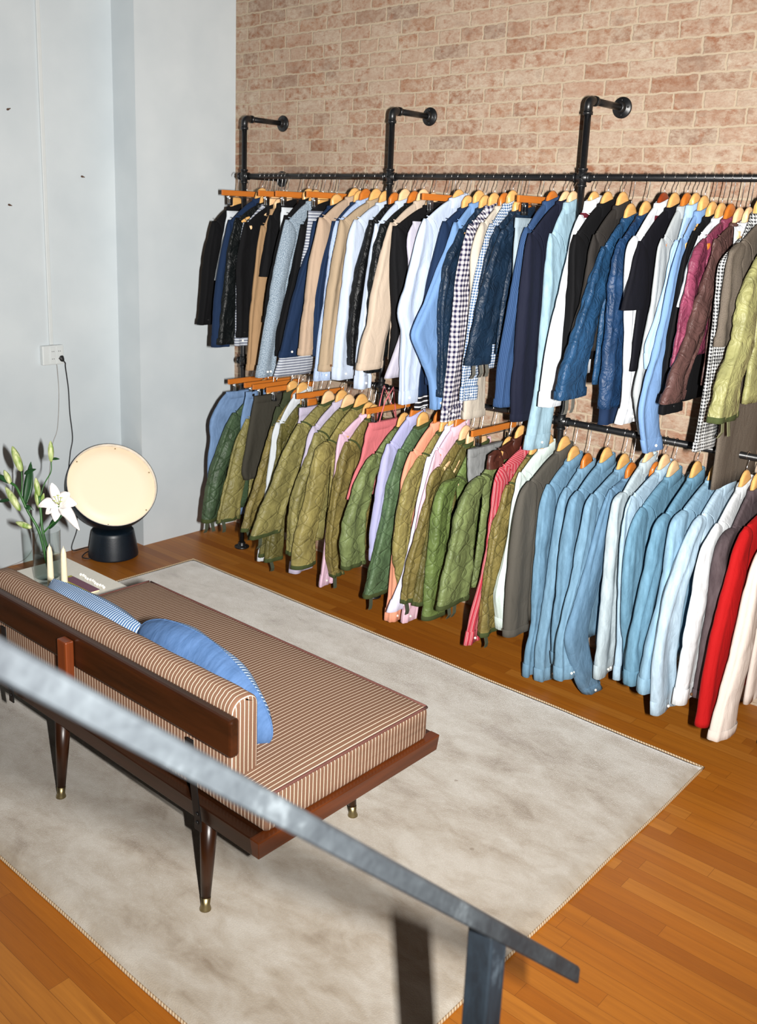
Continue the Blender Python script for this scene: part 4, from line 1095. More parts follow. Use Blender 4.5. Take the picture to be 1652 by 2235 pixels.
    rings, zs = make_sleeve(root, S, path, widths, hs, seed, amp, crk, mt, root)
    rings = fold_rings(rings, zs, amp * 1.25, seed, crk)
    mb = MB()
    loft_uv(mb, hollow_end(rings), cap0=True, cap1=True)
    mb.build('sleeve', mt, root)
    # far sleeve, pressed between the body and the wall
    far_end = max(hemz + 0.02, path[-1][1])
    fr, fz = [], []
    for k in range(16):
        v = k / 15
        z = S[1] + 0.005 + (far_end - S[1]) * v
        cap = min(1.0, math.sqrt(v / 0.14 + 0.05))
        wd = 0.075 * cap
        fr.append(sring(0, 0.262 - wd / 2 - 0.01 * (1 - cap), z, hs * 0.8 * min(1, 0.4 + v * 6), wd / 2, 18, 0.75))
        fz.append(z)
    fr = fold_rings(fr, fz, amp * 0.7, seed + 9, 0)
    mb = MB()
    loft_uv(mb, hollow_end(fr), cap0=True, cap1=True)
    mb.build('sleeve', mt, root)
    # ---- sleeve ends
    last = rings[-1]
    cl = sum(last, Vector()) / len(last)
    prev = rings[-4]
    cp = sum(prev, Vector()) / len(prev)
    dirv = (cl - cp).normalized()

    def band(z_up, z_dn, grow, nm, mat_, bs=1.0):
        rr = []
        for a, g in ((z_up, 0.0008), (z_up - 0.002 * (1 if z_up > z_dn else -1), grow), ((z_up + z_dn) / 2, grow * 1.3), (z_dn, grow), (z_dn - 0.001, 0.0)):
            o = cl - dirv * a
            rr.append([o + (p - cl) * bs + (p - cl).normalized() * g for p in last])
        mb = MB()
        loft_uv(mb, hollow_end(rr, 0.9, 0.012), cap1=True)
        return mb.build(nm, mat_, root)
    if d.get('varsity') or d.get('rib'):
        band(0.012, -0.062, -0.004, 'ribbed_cuff', fab('varsityrib') if d.get('varsity') else fab('navyplain'), 0.9)
    elif kind == 'quilted_jacket' or d['mat'] == 'olivebright':
        band(0.016, -0.004, 0.0022, 'hem_binding', fab('binding'))
    elif kind in ('shirt', 'jacket', 'coat') and not d.get('short') and len(path) > 3:
        cuff = band(0.058 if kind == 'shirt' else 0.03, -0.002, 0.0022, 'cuff', mt, 1.03)
        if kind == 'shirt' or d['mat'] in ('khaki2', 'black', 'navyplain'):
            bmat = M['anther'] if d['mat'] in ('khaki2', 'offwhite') else (M['black_rubber'] if d['mat'] == 'black' else M['bead'])
            mxx = max(p.x for p in last)
            for q in range(2 if d['mat'] in ('speckle', 'denim2', 'denimpale') else 1):
                o = cl - dirv * (0.026) + Vector((0, (-0.012 + 0.02 * q), 0))
                o.x = mxx + 0.004
                MB().lathe([(0.0052, -0.004), (0.0056, 0.001), (0.004, 0.002), (0.0035, 0.0012)], 12, (1, 0, 0), o).build('button', bmat, cuff)
    if d.get('tabs'):
        for q in range(d['tabs']):
            o = cl + Vector((hs * 0.5, endw * (-0.28 + 0.3 * q), 0.004))
            sw = rnd.uniform(-0.25, 0.25)
            pts = [o, o + Vector((0.004, sw * 0.03, -0.022)), o + Vector((0.007, sw * 0.05, -0.042)), o + Vector((0.004 + rnd.uniform(-.01, .01), sw * 0.07, -0.062))]
            mb = MB()
            for sgn in (0.0011,):
                rr = [[p + Vector((-sgn, -0.011, 0)), p + Vector((sgn, -0.011, 0)), p + Vector((sgn, 0.011, 0)), p + Vector((-sgn, 0.011, 0))] for p in pts]
                mb.loft(rr, cap0=True, cap1=True)
            mb.build('hem_strap', fab(d['tc']), root, smooth=False)
    # ---- armhole piping, or the stitched armhole seam
    if not d.get('short'):
        pts = []
        hx_ = hs * 0.92 + 0.004
        for k in range(13):
            v = k / 12
            a = PI * 0.5 * v
            y = S[0] + 0.008 + 0.105 * math.sin(a)
            z = S[1] + 0.012 - 0.205 * (1 - math.cos(a)) - 0.01 * v
            pts.append((hx_ * min(1, 0.35 + v * 2.4), y, z))
        if d.get('bind'):
            MB().tube(pts, 0.0042, 8).build('armhole_piping', fab('binding'), root)
        elif kind != 'sweater':
            MB().tube(pts, 0.0019, 6).build('armhole_seam', mt, root)
    # ---- collar
    cm = mt
    if kind in ('shirt', 'jacket', 'coat', 'leather_jacket', 'tshirt', 'sweater'):
        ch = {'shirt': 0.040, 'tshirt': 0.034, 'sweater': 0.02}.get(kind, 0.046)
        pr = [(-0.030, 0.000), (-0.010, -0.001), (0.006, 0.000), (0.011, 0.0022), (0.008, 0.0055), (-0.010, 0.0068), (-ch + 0.006, 0.0085), (-ch + 0.005, 0.0072)]
        rr = []
        for dz, g in pr:
            r = sring(0, 0, dz, 0.0122 + g, 0.058 + g * 1.6, 30, 0.8)
            for p in r:
                # collars dip at the front (-Y) and stand at the back
                p.z += (0.010 if p.y > 0 else -0.016) * min(1, abs(p.y) / 0.05)
            rr.append(r)
        mb = MB()
        loft_uv(mb, rr, cap0=False, cap1=False)
        mb.build('collar', cm, root)
        if d.get('redneck'):
            r = [sring(0, 0, dz, 0.0235, 0.084 + dz * 0, 30, 0.8) for dz in (-0.040, -0.041, -0.058, -0.059)]
            for q, g in zip(r, (-0.003, 0.001, 0.003, 0.0)):
                for p in q:
                    p.x += math.copysign(g, p.x)
                    p.z += (0.006 if p.y > 0 else -0.012) * min(1, abs(p.y) / 0.05)
            mb = MB()
            loft_uv(mb, r)
            mb.build('neckband', fab('darkred'), root)
        if d.get('snaps'):
            for q in range(3):
                o = Vector((0.024, -0.055 + 0.03 * q, -0.018 - 0.016 * (2 - q)))
                MB().lathe([(0.0065, -0.004), (0.0065, 0.0015), (0.004, 0.0028), (0.001, 0.003)], 12, (1, -0.2, 0.1), o).build('snap', M['hook'], root)
    else:
        rr = [sring(0, 0, dz, 0.0125 + g, 0.06 + g * 2, 30, 0.8) for dz, g in ((-0.016, 0.001), (-0.004, 0.0), (0.0, 0.002), (-0.008, 0.005), (-0.018, 0.004))]
        for r in rr:
            for p in r:
                p.z += (0.006 if p.y > 0 else -0.012) * min(1, abs(p.y) / 0.05)
        mb = MB()
        loft_uv(mb, rr)
        mb.build('neck_binding', fab('binding') if kind == 'quilted_jacket' else mt, root)
    return root, label


def hook_pts(top, zr):
    """wire hook from the hanger top (0,0,top) over the rail whose axis lies at height zr (local, x across)"""
    R = R_P + 0.0035
    pts = [(0, 0, top - 0.012), (0, 0, top + 0.012)]
    pts += [(0, 0.006, top + 0.022), (0, R * 0.9, zr - R * 1.15)]
    for k in range(11):
        a = -0.55 + (PI + 0.75) * k / 10
        pts.append((0, R * math.cos(a), zr + R * math.sin(a) - 0.0))
    return pts


def wood_hanger(X, row, top, neckz, Sy, Sz, mat, label, tilt):
    zr = ZU if row == 'u' else ZL
    half = max(0.075, min(0.205, YR - Sy - 0.03)) / 0.205
    root = thing('clothes_hanger', label, 'hanger', (X, YR, zr), 'wooden hangers on the upper rail' if row == 'u' else 'wooden hangers on the lower rail')
    t = top - zr
    Sz = Sz - zr
    ys = [-0.205, -0.2, -0.17, -0.13, -0.09, -0.06, -0.04, -0.025, -0.012, 0, 0.012, 0.025, 0.04, 0.06, 0.09, 0.13, 0.17, 0.2, 0.205]
    rings = []
    for y in ys:
        a = abs(y)
        neck = neckz - zr
        up = interp(a, [0, 0.012, 0.025, 0.04, 0.06, 0.09, 0.13, 0.17, 0.2], [t, t - 0.002, t - 0.009, t - 0.026, min(t - 0.04, neck - 0.022)] + [neck - 0.022 + (Sz - 0.016 - neck + 0.022) * ((q - 0.06) / 0.14) for q in (0.09, 0.13, 0.17, 0.2)])
        lo = up - interp(a, [0, 0.03, 0.06, 0.12, 0.2, 0.205], [0.085, 0.07, 0.042, 0.032, 0.026, 0.012])
        hx = interp(a, [0, 0.03, 0.06, 0.12, 0.2, 0.205], [0.0085, 0.008, 0.0068, 0.0062, 0.0066, 0.004])
        zc, hz = (up + lo) / 2, (up - lo) / 2
        rings.append([Vector((hx * math.copysign(abs(math.cos(q)) ** 0.6, math.cos(q)), y * (1 if a < 0.045 else half), zc + hz * math.copysign(abs(math.sin(q)) ** 0.6, math.sin(q)))) for q in [2 * PI * k / 12 + 0.26 for k in range(12)]])
    mb = MB()
    mb.loft(rings, cap0=True, cap1=True)
    mb.build('hanger_arms', mat, root)
    MB().tube(hook_pts(t, 0.0), 0.0017, 7).build('hook', M['hook'], root)
    root.rotation_euler.z = tilt
    return root


def bar_hanger(X, row, label, dz=-0.092, clips_y=(-0.115, 0.115)):
    zr = ZU if row == 'u' else ZL
    root = thing('clip_hanger', label, 'hanger', (X, YR, zr), 'clip hangers on the upper rail' if row == 'u' else 'clip hangers on the lower rail')
    MB().box(-0.006, 0.006, -0.172, 0.172, dz - 0.014, dz + 0.014).build('bar', M['hang_orange'], root, smooth=False, bevel=0.002)
    MB().tube(hook_pts(dz + 0.014, 0.0), 0.0017, 7).build('hook', M['hook'], root)
    MB().tube([(0, -0.14, dz - 0.021), (0, 0.14, dz - 0.021)], 0.0016, 6).build('wire_rod', M['hook'], root)
    for cy in clips_y:
        c = MB()
        c.box(-0.0075, 0.0075, cy - 0.011, cy + 0.011, dz - 0.030, dz - 0.014)
        c.box(-0.009, -0.006, cy - 0.010, cy + 0.010, dz - 0.056, dz - 0.024)
        c.box(0.006, 0.009, cy - 0.010, cy + 0.010, dz - 0.056, dz - 0.024)
        c.build('clip', M['hook'], root, smooth=False)
        MB().box(-0.0105, 0.0105, cy - 0.008, cy + 0.008, dz - 0.064, dz - 0.050).build('clip_pad', M['black_rubber'], root, smooth=False)
    return root


HCOL = ['hang_light', 'hang_light', 'hang_light', 'hang_pale', 'hang_light', 'hang_orange', 'hang_light', 'hang_light', 'hang_pale', 'hang_orange', 'hang_light']
HNAME = {'hang_light': 'light wooden hanger', 'hang_pale': 'pale wooden hanger', 'hang_orange': 'orange wooden hanger', 'hang_red': 'red-brown wooden hanger'}


def hlabel(nm, label):
    a = nm + ' of the ' + label
    return a if len(a.split()) <= 16 else 'hanger of the ' + label


for i, (d, label) in enumerate(GARMENTS):
    garment(i, d, label)
    zr = ZU if d['row'] == 'u' else ZL
    if d.get('clip'):
        bar_hanger(d['X'], d['row'], hlabel('orange clip-bar hanger', label))
    else:
        hm = 'hang_red' if label.startswith('white shirt with a dark red') else HCOL[(i * 5 + (i // 7)) % len(HCOL)]
        wood_hanger(d['X'], d['row'], min(d['zn'] + 0.052, zr - 0.052), d['zn'], d['S'][0], d['S'][1], M[hm], hlabel(HNAME[hm], label), 0.0)
bar_hanger(0.712, 'u', 'orange clip-bar hanger showing above the tan coat near the left wall')
bar_hanger(0.79, 'l', 'orange clip-bar hanger above the dark olive jacket on the lower rail')

# ------------------------------------------------------------------ rug
rx0, rx1, ry0, ry1 = 0.382, 3.357, -2.628, -0.622
rug = thing('rug', 'large cream pile rug under the daybed on the oak floor', 'rug', ((rx0 + rx1) / 2, (ry0 + ry1) / 2, 0.0))
mb = MB()
NX, NY = 90, 60
hx_, hy_ = (rx1 - rx0) / 2, (ry1 - ry0) / 2
for j in range(NY + 1):
    for i in range(NX + 1):
        x, y = -hx_ + 2 * hx_ * i / NX, -hy_ + 2 * hy_ * j / NY
        ed = min(hx_ - abs(x), hy_ - abs(y))
        z = 0.004 + 0.009 * min(1, ed / 0.02) + 0.0012 * noise.noise(Vector((x * 6, y * 6, 0)))
        ww = 0.004 * noise.noise(Vector((x * 3, y * 3, 5)))
        mb.v.append((x + ww, y + ww, z))
for j in range(NY):
    for i in range(NX):
        a = j * (NX + 1) + i
        mb.face([a, a + 1, a + NX + 2, a + NX + 1])
b0 = len(mb.v)
edge = [i for i in range(NX + 1)] + [(j + 1) * (NX + 1) - 1 for j in range(1, NY + 1)] + [NY * (NX + 1) + i for i in range(NX - 1, -1, -1)] + [j * (NX + 1) for j in range(NY - 1, 0, -1)]
for e_ in edge:
    v = mb.v[e_]
    mb.v.append((v[0], v[1], 0.0005))
for k in range(len(edge)):
    k2 = (k + 1) % len(edge)
    mb.face([edge[k2], edge[k], b0 + k, b0 + k2])
mb.face([b0 + k for k in range(len(edge))][::-1])
mb.build('pile', rug_mat(), rug)


def binding_mat():
    t = NT('rug_binding')
    x, y, z = t.xyz(t.coords())
    s = t.math('LESS_THAN', t.math('FRACT', t.math('DIVIDE', t.math('ADD', x, y), 0.011)), 0.5)
    return t.out(t.mix(s, lin((196, 176, 146)), lin((150, 120, 88))), 0.9)


bp = [(mb.v[e_][0], mb.v[e_][1], 0.0055) for e_ in edge]
MB().tube(bp + [bp[0]], 0.0046, 6, caps=False).build('binding', binding_mat(), rug)

# ------------------------------------------------------------------ daybed
DX0, DX1, DY0, DY1 = 0.71, 2.868, -2.355, -1.598
DZ = 0.012
bed = thing('daybed', 'mid-century daybed in brown pin-striped fabric on a dark walnut platform', 'daybed', (1.79, -1.976, DZ))


def D_(x, y, z):
    return (x - 1.79, y + 1.976, z - DZ)


def dbox(x0, x1, y0, y1, z0, z1, mb=None):
    a, b = D_(x0, y0, z0), D_(x1, y1, z1)
    return (mb or MB()).box(a[0], b[0], a[1], b[1], a[2], b[2])


def slab(x0, x1, y0, y1, z0, z1, ins):
    r = []
    for z, q in ((z0, ins), (z1, 0)):
        r.append([D_(x0 + q, y0 + q, z), D_(x1 - q, y0 + q, z), D_(x1 - q, y1 - q, z), D_(x0 + q, y1 - q, z)])
    return MB().loft(r, cap0=True, cap1=True)


# platform: two long boards, two end boards and the deck between them
slab(DX0, DX1, DY0, DY0 + 0.036, 0.285, 0.337, 0.004).build('frame_board', M['walnut'], bed, smooth=False, bevel=0.003)
slab(DX0, DX1, DY1 - 0.036, DY1, 0.285, 0.337, 0.004).build('frame_board', M['walnut'], bed, smooth=False, bevel=0.003)
slab(DX1 - 0.036, DX1 + 0.001, DY0 - 0.001, DY1 + 0.001, 0.285, 0.338, 0.005).build('end_board', M['walnut_y_lit'], bed, smooth=False, bevel=0.003)
slab(DX0 - 0.001, DX0 + 0.036, DY0 - 0.001, DY1 + 0.001, 0.285, 0.338, 0.005).build('end_board', M['walnut_y_lit'], bed, smooth=False, bevel=0.003)
dbox(DX0 + 0.036, DX1 - 0.036, DY0 + 0.036, DY1 - 0.036, 0.296, 0.328).build('deck', M['walnut'], bed, smooth=False)
tb = dbox(DX0 + 0.002, 1.405, DY0 + 0.002, DY1 - 0.001, 0.3375, 0.3445).build('side_table_top', M['laminate'], bed, smooth=False, bevel=0.0015)
tb['label'] = 'white laminate end surface'
for fx, fy, tx, ty in ((2.645, -2.35, 2.628, -2.322), (1.891, -2.346, 1.884, -2.322), (2.645, -1.743, 2.632, -1.765), (1.891, -1.743, 1.884, -1.765), (0.95, -2.346, 0.96, -2.322), (0.95, -1.743, 0.96, -1.765)):
    a, b = Vector(D_(fx, fy, 0.0125)), Vector(D_(tx, ty, 0.295))
    leg = MB().tube([a.lerp(b, 0.13), a.lerp(b, 0.5), b], [0.0135, 0.0195, 0.0265], 20).build('leg', M['walnut_z'], bed)
    MB().tube([a, a.lerp(b, 0.012), a.lerp(b, 0.05), a.lerp(b, 0.135)], [0.0165, 0.0165, 0.0125, 0.0142], 20).build('ferrule', M['brass'], leg)


def cushion(x0, x1, y0, y1, z0, z1, rz, ry, crown, name, nx=80):
    """soft box: rounded cross-section in the Y-Z plane swept along X, its end faces striped across"""
    def section(k):
        # k shrinks slightly at the two ends
        yc, zc, hy, hz = (y0 + y1) / 2, (z0 + z1) / 2, (y1 - y0) / 2 * 1.0, (z1 - z0) / 2
        pts = []
        for cyx, czx, a0 in ((1, 1, 0), (-1, 1, 90), (-1, -1, 180), (1, -1, 270)):
            rr = rz if czx > 0 else 0.014
            for q in range(7):
                a = math.radians(a0 + 90 * q / 6)
                pts.append((yc + cyx * (hy - rr) + rr * math.cos(a), zc + czx * (hz - rr) + rr * math.sin(a)))
            # straight runs are subdivided for the crown
            nxt = {0: (-1, 1), 90: (-1, -1), 180: (1, -1), 270: (1, 1)}[a0]
            last = pts[-1]
            r2 = rz if nxt[1] > 0 else 0.014
            a2 = math.radians(a0 + 90)
            nx_ = (yc + nxt[0] * (hy - r2) + r2 * math.cos(a2), zc + nxt[1] * (hz - r2) + r2 * math.sin(a2))
            for q in range(1, 8):
                t = q / 8
                py, pz = last[0] + (nx_[0] - last[0]) * t, last[1] + (nx_[1] - last[1]) * t
                pts.append((py, pz))
        out = []
        for py, pz in pts:
            if pz > z1 - 0.002:
                pz += crown * (1 - ((py - yc) / hy) ** 2) * min(1, k * 6)
            out.append((yc + (py - yc), pz))
        return out
    rings = []
    xs = [0.0, 0.0025, 0.008, 0.016] + [0.03 + (x1 - x0 - 0.06) * i / nx for i in range(nx + 1)] + [x1 - x0 - 0.016, x1 - x0 - 0.008, x1 - x0 - 0.0025, x1 - x0]
    for xq in xs:
        e = min(xq, x1 - x0 - xq)
        sh = 0.010 * (1 - math.sqrt(max(0, 1 - (1 - min(1, e / 0.012)) ** 2)))
        sec = section(min(1, e / 0.3))
        yc, zc = (y0 + y1) / 2, (z0 + z1) / 2
        ring = []
        for py, pz in sec:
            dy = math.copysign(sh, py - yc) if abs(py - yc) > (y1 - y0) / 2 - 0.05 else 0
            dz = math.copysign(sh, pz - zc) if abs(pz - zc) > (z1 - z0) / 2 - 0.04 else 0
            wv = 0.0016 * noise.noise(Vector((xq * 7, py * 9, pz * 9)))
            ring.append(D_(x0 + xq, py - dy + wv, pz - dz + wv))
        rings.append(ring)
    mb = MB()
    mb.loft(rings)
    n = len(rings[0])
    mb.face(list(range(n))[::-1], None, 1)
    mb.face([len(mb.v) - n + i for i in range(n)], None, 1)
    for q in range(len(mb.f)):
        r_ = q // n
        if r_ < 1 or (len(rings) - 2 <= r_ < len(rings) - 1):
            mb.mi[q] = 1
    return mb.build(name, [M['tick_x'], M['tick_y']], bed)


seat = cushion(1.412, 2.852, -2.318, -1.642, 0.338, 0.447, 0.016, 0.02, 0.012, 'seat_cushion')
for xx in (2.8505, 1.4135):
    pts = [D_(xx, -2.312 + 0.664 * k / 20, 0.4455 + 0.002 * math.sin(PI * k / 20)) for k in range(21)]
    MB().tube(pts, 0.0042, 8).build('welt', M['welt'], seat)
for yy in (-2.3155, -1.6445):
    MB().tube([D_(1.42 + 1.424 * k / 20, yy, 0.4445) for k in range(21)], 0.0038, 8).build('welt', M['welt'], seat)
cushion(1.44, 2.732, -2.329, -2.236, 0.440, 0.672, 0.034, 0.02, 0.006, 'back_cushion')
rail = dbox(1.47, 2.764, -2.362, -2.331, 0.535, 0.643).build('back_rail', M['walnut'], bed, smooth=False, bevel=0.008)
wb_ = MB()
wb_.box(*[v for p in zip(D_(1.985, -2.392, 0.45), D_(2.035, -2.3635, 0.625)) for v in p])
cb = wb_.build('back_post', M['post_wood'], bed, smooth=False, bevel=0.004)
for bx in (2.60, 1.60):
    mbk = MB()
    st = [D_(bx, -2.3645, 0.53), D_(bx + 0.012, -2.3655, 0.42), D_(bx + 0.035, -2.3665, 0.30), D_(bx + 0.035, -2.3665, 0.268)]
    rr = []
    for p in st:
        p = Vector(p)
        rr.append([p + Vector((-0.0135, -0.002, 0)), p + Vector((0.0135, -0.002, 0)), p + Vector((0.0135, 0.002, 0)), p + Vector((-0.0135, 0.002, 0))])
    mbk.loft(rr, cap0=True, cap1=True)
    mbk.build('bracket', M['iron_strap'], bed, smooth=False)
    for zz in (0.292, 0.318):
        MB().lathe([(0.006, 0), (0.006, 0.002), (0.003, 0.0035)], 12, (0, -1, 0), D_(bx + 0.034, -2.3685, zz)).build('bolt', M['iron_strap'], bed)


# ------------------------------------------------------------------ pillows
def pillow(name, label, mats, c, hx, hz, th, rot, seed, rnd_=0.6):
    root = thing(name, label, 'pillow', c)
    N = 34
    pts = []
    for side in (1, -1):
        mb = MB()
        grid = []
        for j in range(N + 1):
            for i in range(N + 1):
                a, b = -1 + 2 * i / N, -1 + 2 * j / N
                t = max(0, (1 - abs(a) ** 2.6)) ** 0.55 * max(0, (1 - abs(b) ** 2.6)) ** 0.55
                k = 1 - rnd_ * a * a * 0.5
                k2 = 1 - rnd_ * b * b * 0.5
                fold = 0.010 * t * math.sin(7 * a + 4 * b + seed + 2.5 * math.sin(2 * b + seed)) + 0.014 * noise.noise(Vector((a * 2.2, b * 2.2, seed))) * t
                y = side * (th * t + fold * (1 if side == 1 else 0.6))
                mb.v.append((a * hx * k2, y, b * hz * k))
        for j in range(N):
            for i in range(N):
                q = j * (N + 1) + i
                idx = [q, q + N + 1, q + N + 2, q + 1] if side == 1 else [q, q + 1, q + N + 2, q + N + 1]
                uv = [(mb.v[w_][0], mb.v[w_][2]) for w_ in idx]
                mb.face(idx, uv)
        mb.build('front_panel' if side == 1 else 'back_panel', mats[0] if side == 1 else mats[1], root)
    ed = []
    for k in range(4 * 16):
        s, t = divmod(k, 16)
        t = -1 + 2 * t / 16
        a, b = [(t, -1), (1, t), (-t, 1), (-1, -t)][s]
        k_ = 1 - rnd_ * a * a * 0.5
        k2 = 1 - rnd_ * b * b * 0.5
        ed.append((a * hx * k2, 0, b * hz * k_))
    MB().tube(ed + [ed[0]], 0.0026, 6, caps=False).build('seam', mats[1], root)
    root.rotation_euler = rot
    return root


pillow('throw_pillow', 'plain blue throw pillow with a striped front leaning on the near end of the backrest', (M['pillow_stripe'], fab('pillowblue')),
       (2.392, -2.158, 0.548), 0.30, 0.135, 0.068, (math.radians(-6), math.radians(14), math.radians(3)), 1.3, 0.62)
pillow('throw_pillow', 'blue and white ticking-striped pillow peeking over the far end of the backrest', (M['pillow_stripe'], M['pillow_stripe']),
       (1.825, -2.162, 0.545), 0.315, 0.100, 0.064, (math.radians(-6), 0, math.radians(-1)), 4.1, 0.3)

# ------------------------------------------------------------------ lamp
lx, ly = 0.02, -0.9
lamp = thing('floor_lamp', 'round lit disc lamp on a squat dark blue base in the corner', 'lamp', (lx, ly, 0))
MB().lathe([(0.128, 0.001), (0.137, 0.006), (0.137, 0.012), (0.131, 0.06), (0.118, 0.135), (0.115, 0.150), (0.110, 0.156), (0.03, 0.158)], 48).build('base', M['lamp_body'], lamp)
nd = Vector((0.78, -0.25, 0.62)).normalized()
cc = Vector((0.0, 0.0, 0.405))
Rb = 0.248
# bowl: shallow half shell behind the disc, resting in the base
prof = []
for k in range(15):
    a = PI / 2 * k / 14
    prof.append((Rb * math.sin(a) ** 0.9 if k else 0.001, -0.215 * math.cos(a)))
prof += [(Rb, 0.028), (Rb - 0.0015, 0.0295), (Rb - 0.003, 0.028)]
for k in range(13, -1, -1):
    a = PI / 2 * k / 14
    prof.append(((Rb - 0.003) * math.sin(a) ** 0.9 if k else 0.001, -0.207 * math.cos(a)))
MB().lathe(prof, 64, nd, cc, caps=False).build('shade', M['lamp_body'], lamp)
MB().lathe([(Rb - 0.0028, -0.004), (Rb - 0.0028, 0.0285), (Rb - 0.006, 0.0285), (Rb - 0.006, -0.004)], 64, nd, cc, caps=False).build('inner_rim', M['lamp_inside'], lamp)
df = MB().lathe([(Rb - 0.0062, -0.006), (Rb - 0.0062, 0.0), (0.16, 0.004), (0.08, 0.006), (0.001, 0.0065)], 64, nd, cc).build('diffuser', disc_mat(), lamp)
a1 = nd.orthogonal().normalized()
a2 = nd.cross(a1)
for k in range(6):
    a = 2 * PI * k / 6 + 0.3
    o = cc + (a1 * math.cos(a) + a2 * math.sin(a)) * (Rb - 0.017)
    MB().lathe([(0.004, -0.001), (0.004, 0.003), (0.002, 0.004)], 10, nd, o).build('clip_pin', M['brass'], df)

XW = XJ + 0.004
pl = [(XW + 0.022, -1.066, 1.108), (XW + 0.03, -1.045, 1.085), (XW + 0.012, -1.033, 1.055), (XW, -1.013, 0.93), (XW, -1.010, 0.80), (XW, -0.999, 0.657), (XW, -1.017, 0.568), (XW, -1.03, 0.438), (XW, -1.0, 0.27), (XW, -0.99, 0.132), (XW + 0.01, -1.035, 0.03), (-0.17, -1.03, 0.008), (-0.17, -0.95, 0.008), (-0.12, -0.93, 0.008), (-0.10, -1.0, 0.007), (-0.05, -1.055, 0.007), (-0.005, -1.04, 0.007), (0.0, -1.0, 0.012), (0.005, -0.985, 0.03), (0.012, -0.955, 0.05)]
cordo = thing('power_cord', 'black power cord dropping from the wall socket to the lamp', 'cord', (XW, -1.01, 0.0))
MB().tube([Vector(p) - Vector((XW, -1.01, 0)) for p in catmull(pl, 130)], 0.0033, 8).build('cable', M['black_rubber'], cordo)
MB().lathe([(0.016, 0.0), (0.018, 0.004), (0.018, 0.02), (0.012, 0.032), (0.006, 0.04)], 16, (0.7, 0.25, -0.6), Vector((XJ + 0.012, -1.069, 1.121)) - Vector((XW, -1.01, 0))).build('plug', M['black_rubber'], cordo)
gl_ = [(XW + 0.016, -1.09, 1.09), (XW + 0.01, -1.082, 1.06), (XW, -1.072, 0.911), (XW, -1.089, 0.722), (XW, -1.126, 0.624), (XW, -1.161, 0.409), (XW, -1.233, 0.147), (XW, -1.30, 0.03), (XW + 0.01, -1.42, 0.006), (XW + 0.02, -1.6, 0.005)]
tag(MB().tube(catmull(gl_, 60), 0.0022, 6).build('thin_cord', M['grey_cable']), 'thin grey cord running down the white wall from the socket', 'cord')

so = thing('wall_socket', 'white double wall socket box on the white wall', 'socket', (XJ, -1.11, 1.13))
MB().box(0.0, 0.030, -0.062, 0.062, -0.052, 0.052).build('box', M['plastic_white'], so, smooth=False, bevel=0.005)
for k, s in enumerate((-0.004, 0.034)):
    f_ = MB().box(0.030, 0.034, s - 0.016, s + 0.016, -0.044, 0.044).build('socket_face', M['plastic_white'], so, smooth=False, bevel=0.0015)
    mbh = MB()
    for zz in (-0.02, 0.02):
        for yy in (-0.005, 0.005):
            mbh.lathe([(0.0022, 0.0), (0.0022, 0.0006)], 8, (1, 0, 0), (0.034, s + yy, zz))
    mbh.build('pin_holes', M['black_rubber'], f_)
tag(MB().box(XJ, XJ + 0.012, -1.1175, -1.0965, 1.183, 3.9).build('cable_trunking', M['plastic_white'], smooth=False, bevel=0.002), 'narrow white cable trunking rising from the socket box', 'trunking')
for (yy, zz), lb in zip(((-1.288, 2.358), (-0.887, 2.063), (-1.305, 1.902)), ('small brown wall plug highest on the left of the white wall', 'small brown wall plug between the trunking and the wall jog', 'small brown wall plug lower on the left of the white wall')):
    o = MB().lathe([(0.005, -0.002), (0.0055, 0.004), (0.003, 0.014), (0.002, 0.02)], 10, (1, 0.3, 0.25 if zz > 2.2 else -0.2)).build('wall_plug', M['screw'], loc=(XJ + 0.002, yy, zz))
    tag(o, lb, 'wall plug')

# ------------------------------------------------------------------ things on the side table
ZTB = 0.3447
vx, vy = 0.900, -1.802
vase = thing('glass_vase', 'clear glass cylinder vase with water on the white table top', 'vase', (vx, vy, ZTB))
MB().lathe([(0.001, 0.0), (0.05, 0.0), (0.054, 0.004), (0.056, 0.02), (0.060, 0.225), (0.0605, 0.2265), (0.0585, 0.2265), (0.0545, 0.022), (0.048, 0.016), (0.001, 0.016)], 48, caps=False).build('glass', glass_mat(), vase)
MB().lathe([(0.001, 0.0163), (0.047, 0.0163), (0.0535, 0.0225), (0.0560, 0.110), (0.001, 0.110)], 48, caps=False).build('water', water_mat(), vase)


def leaf(root, base, tip, width, bow, name='leaf', mat=None, up=Vector((0.6, -0.6, 0.5)), n=14, thick=0.0012):
    base, tip = Vector(base), Vector(tip)
    ax = tip - base
    side = ax.cross(up).normalized()
    nor = side.cross(ax).normalized()
    top, bot = [], []
    rings = []
    for k in range(n + 1):
        t = k / n
        wd = width * (math.sin(PI * min(1, t * 0.94 + 0.06)) ** 0.75) * (1 - 0.25 * t) + 0.0008
        c = base + ax * t + nor * (bow * math.sin(PI * t))
        rings.append([c - side * wd, c - side * wd * 0.5 - nor * wd * 0.18, c - nor * wd * 0.28, c + side * wd * 0.5 - nor * wd * 0.18, c + side * wd,
                      c + side * wd * 0.5 - nor * (wd * 0.18 - thick), c - nor * (wd * 0.28 - thick), c - side * wd * 0.5 - nor * (wd * 0.18 - thick)])
    return MB().loft(rings, cap0=True, cap1=True).build(name, mat or M['leaf'], root)


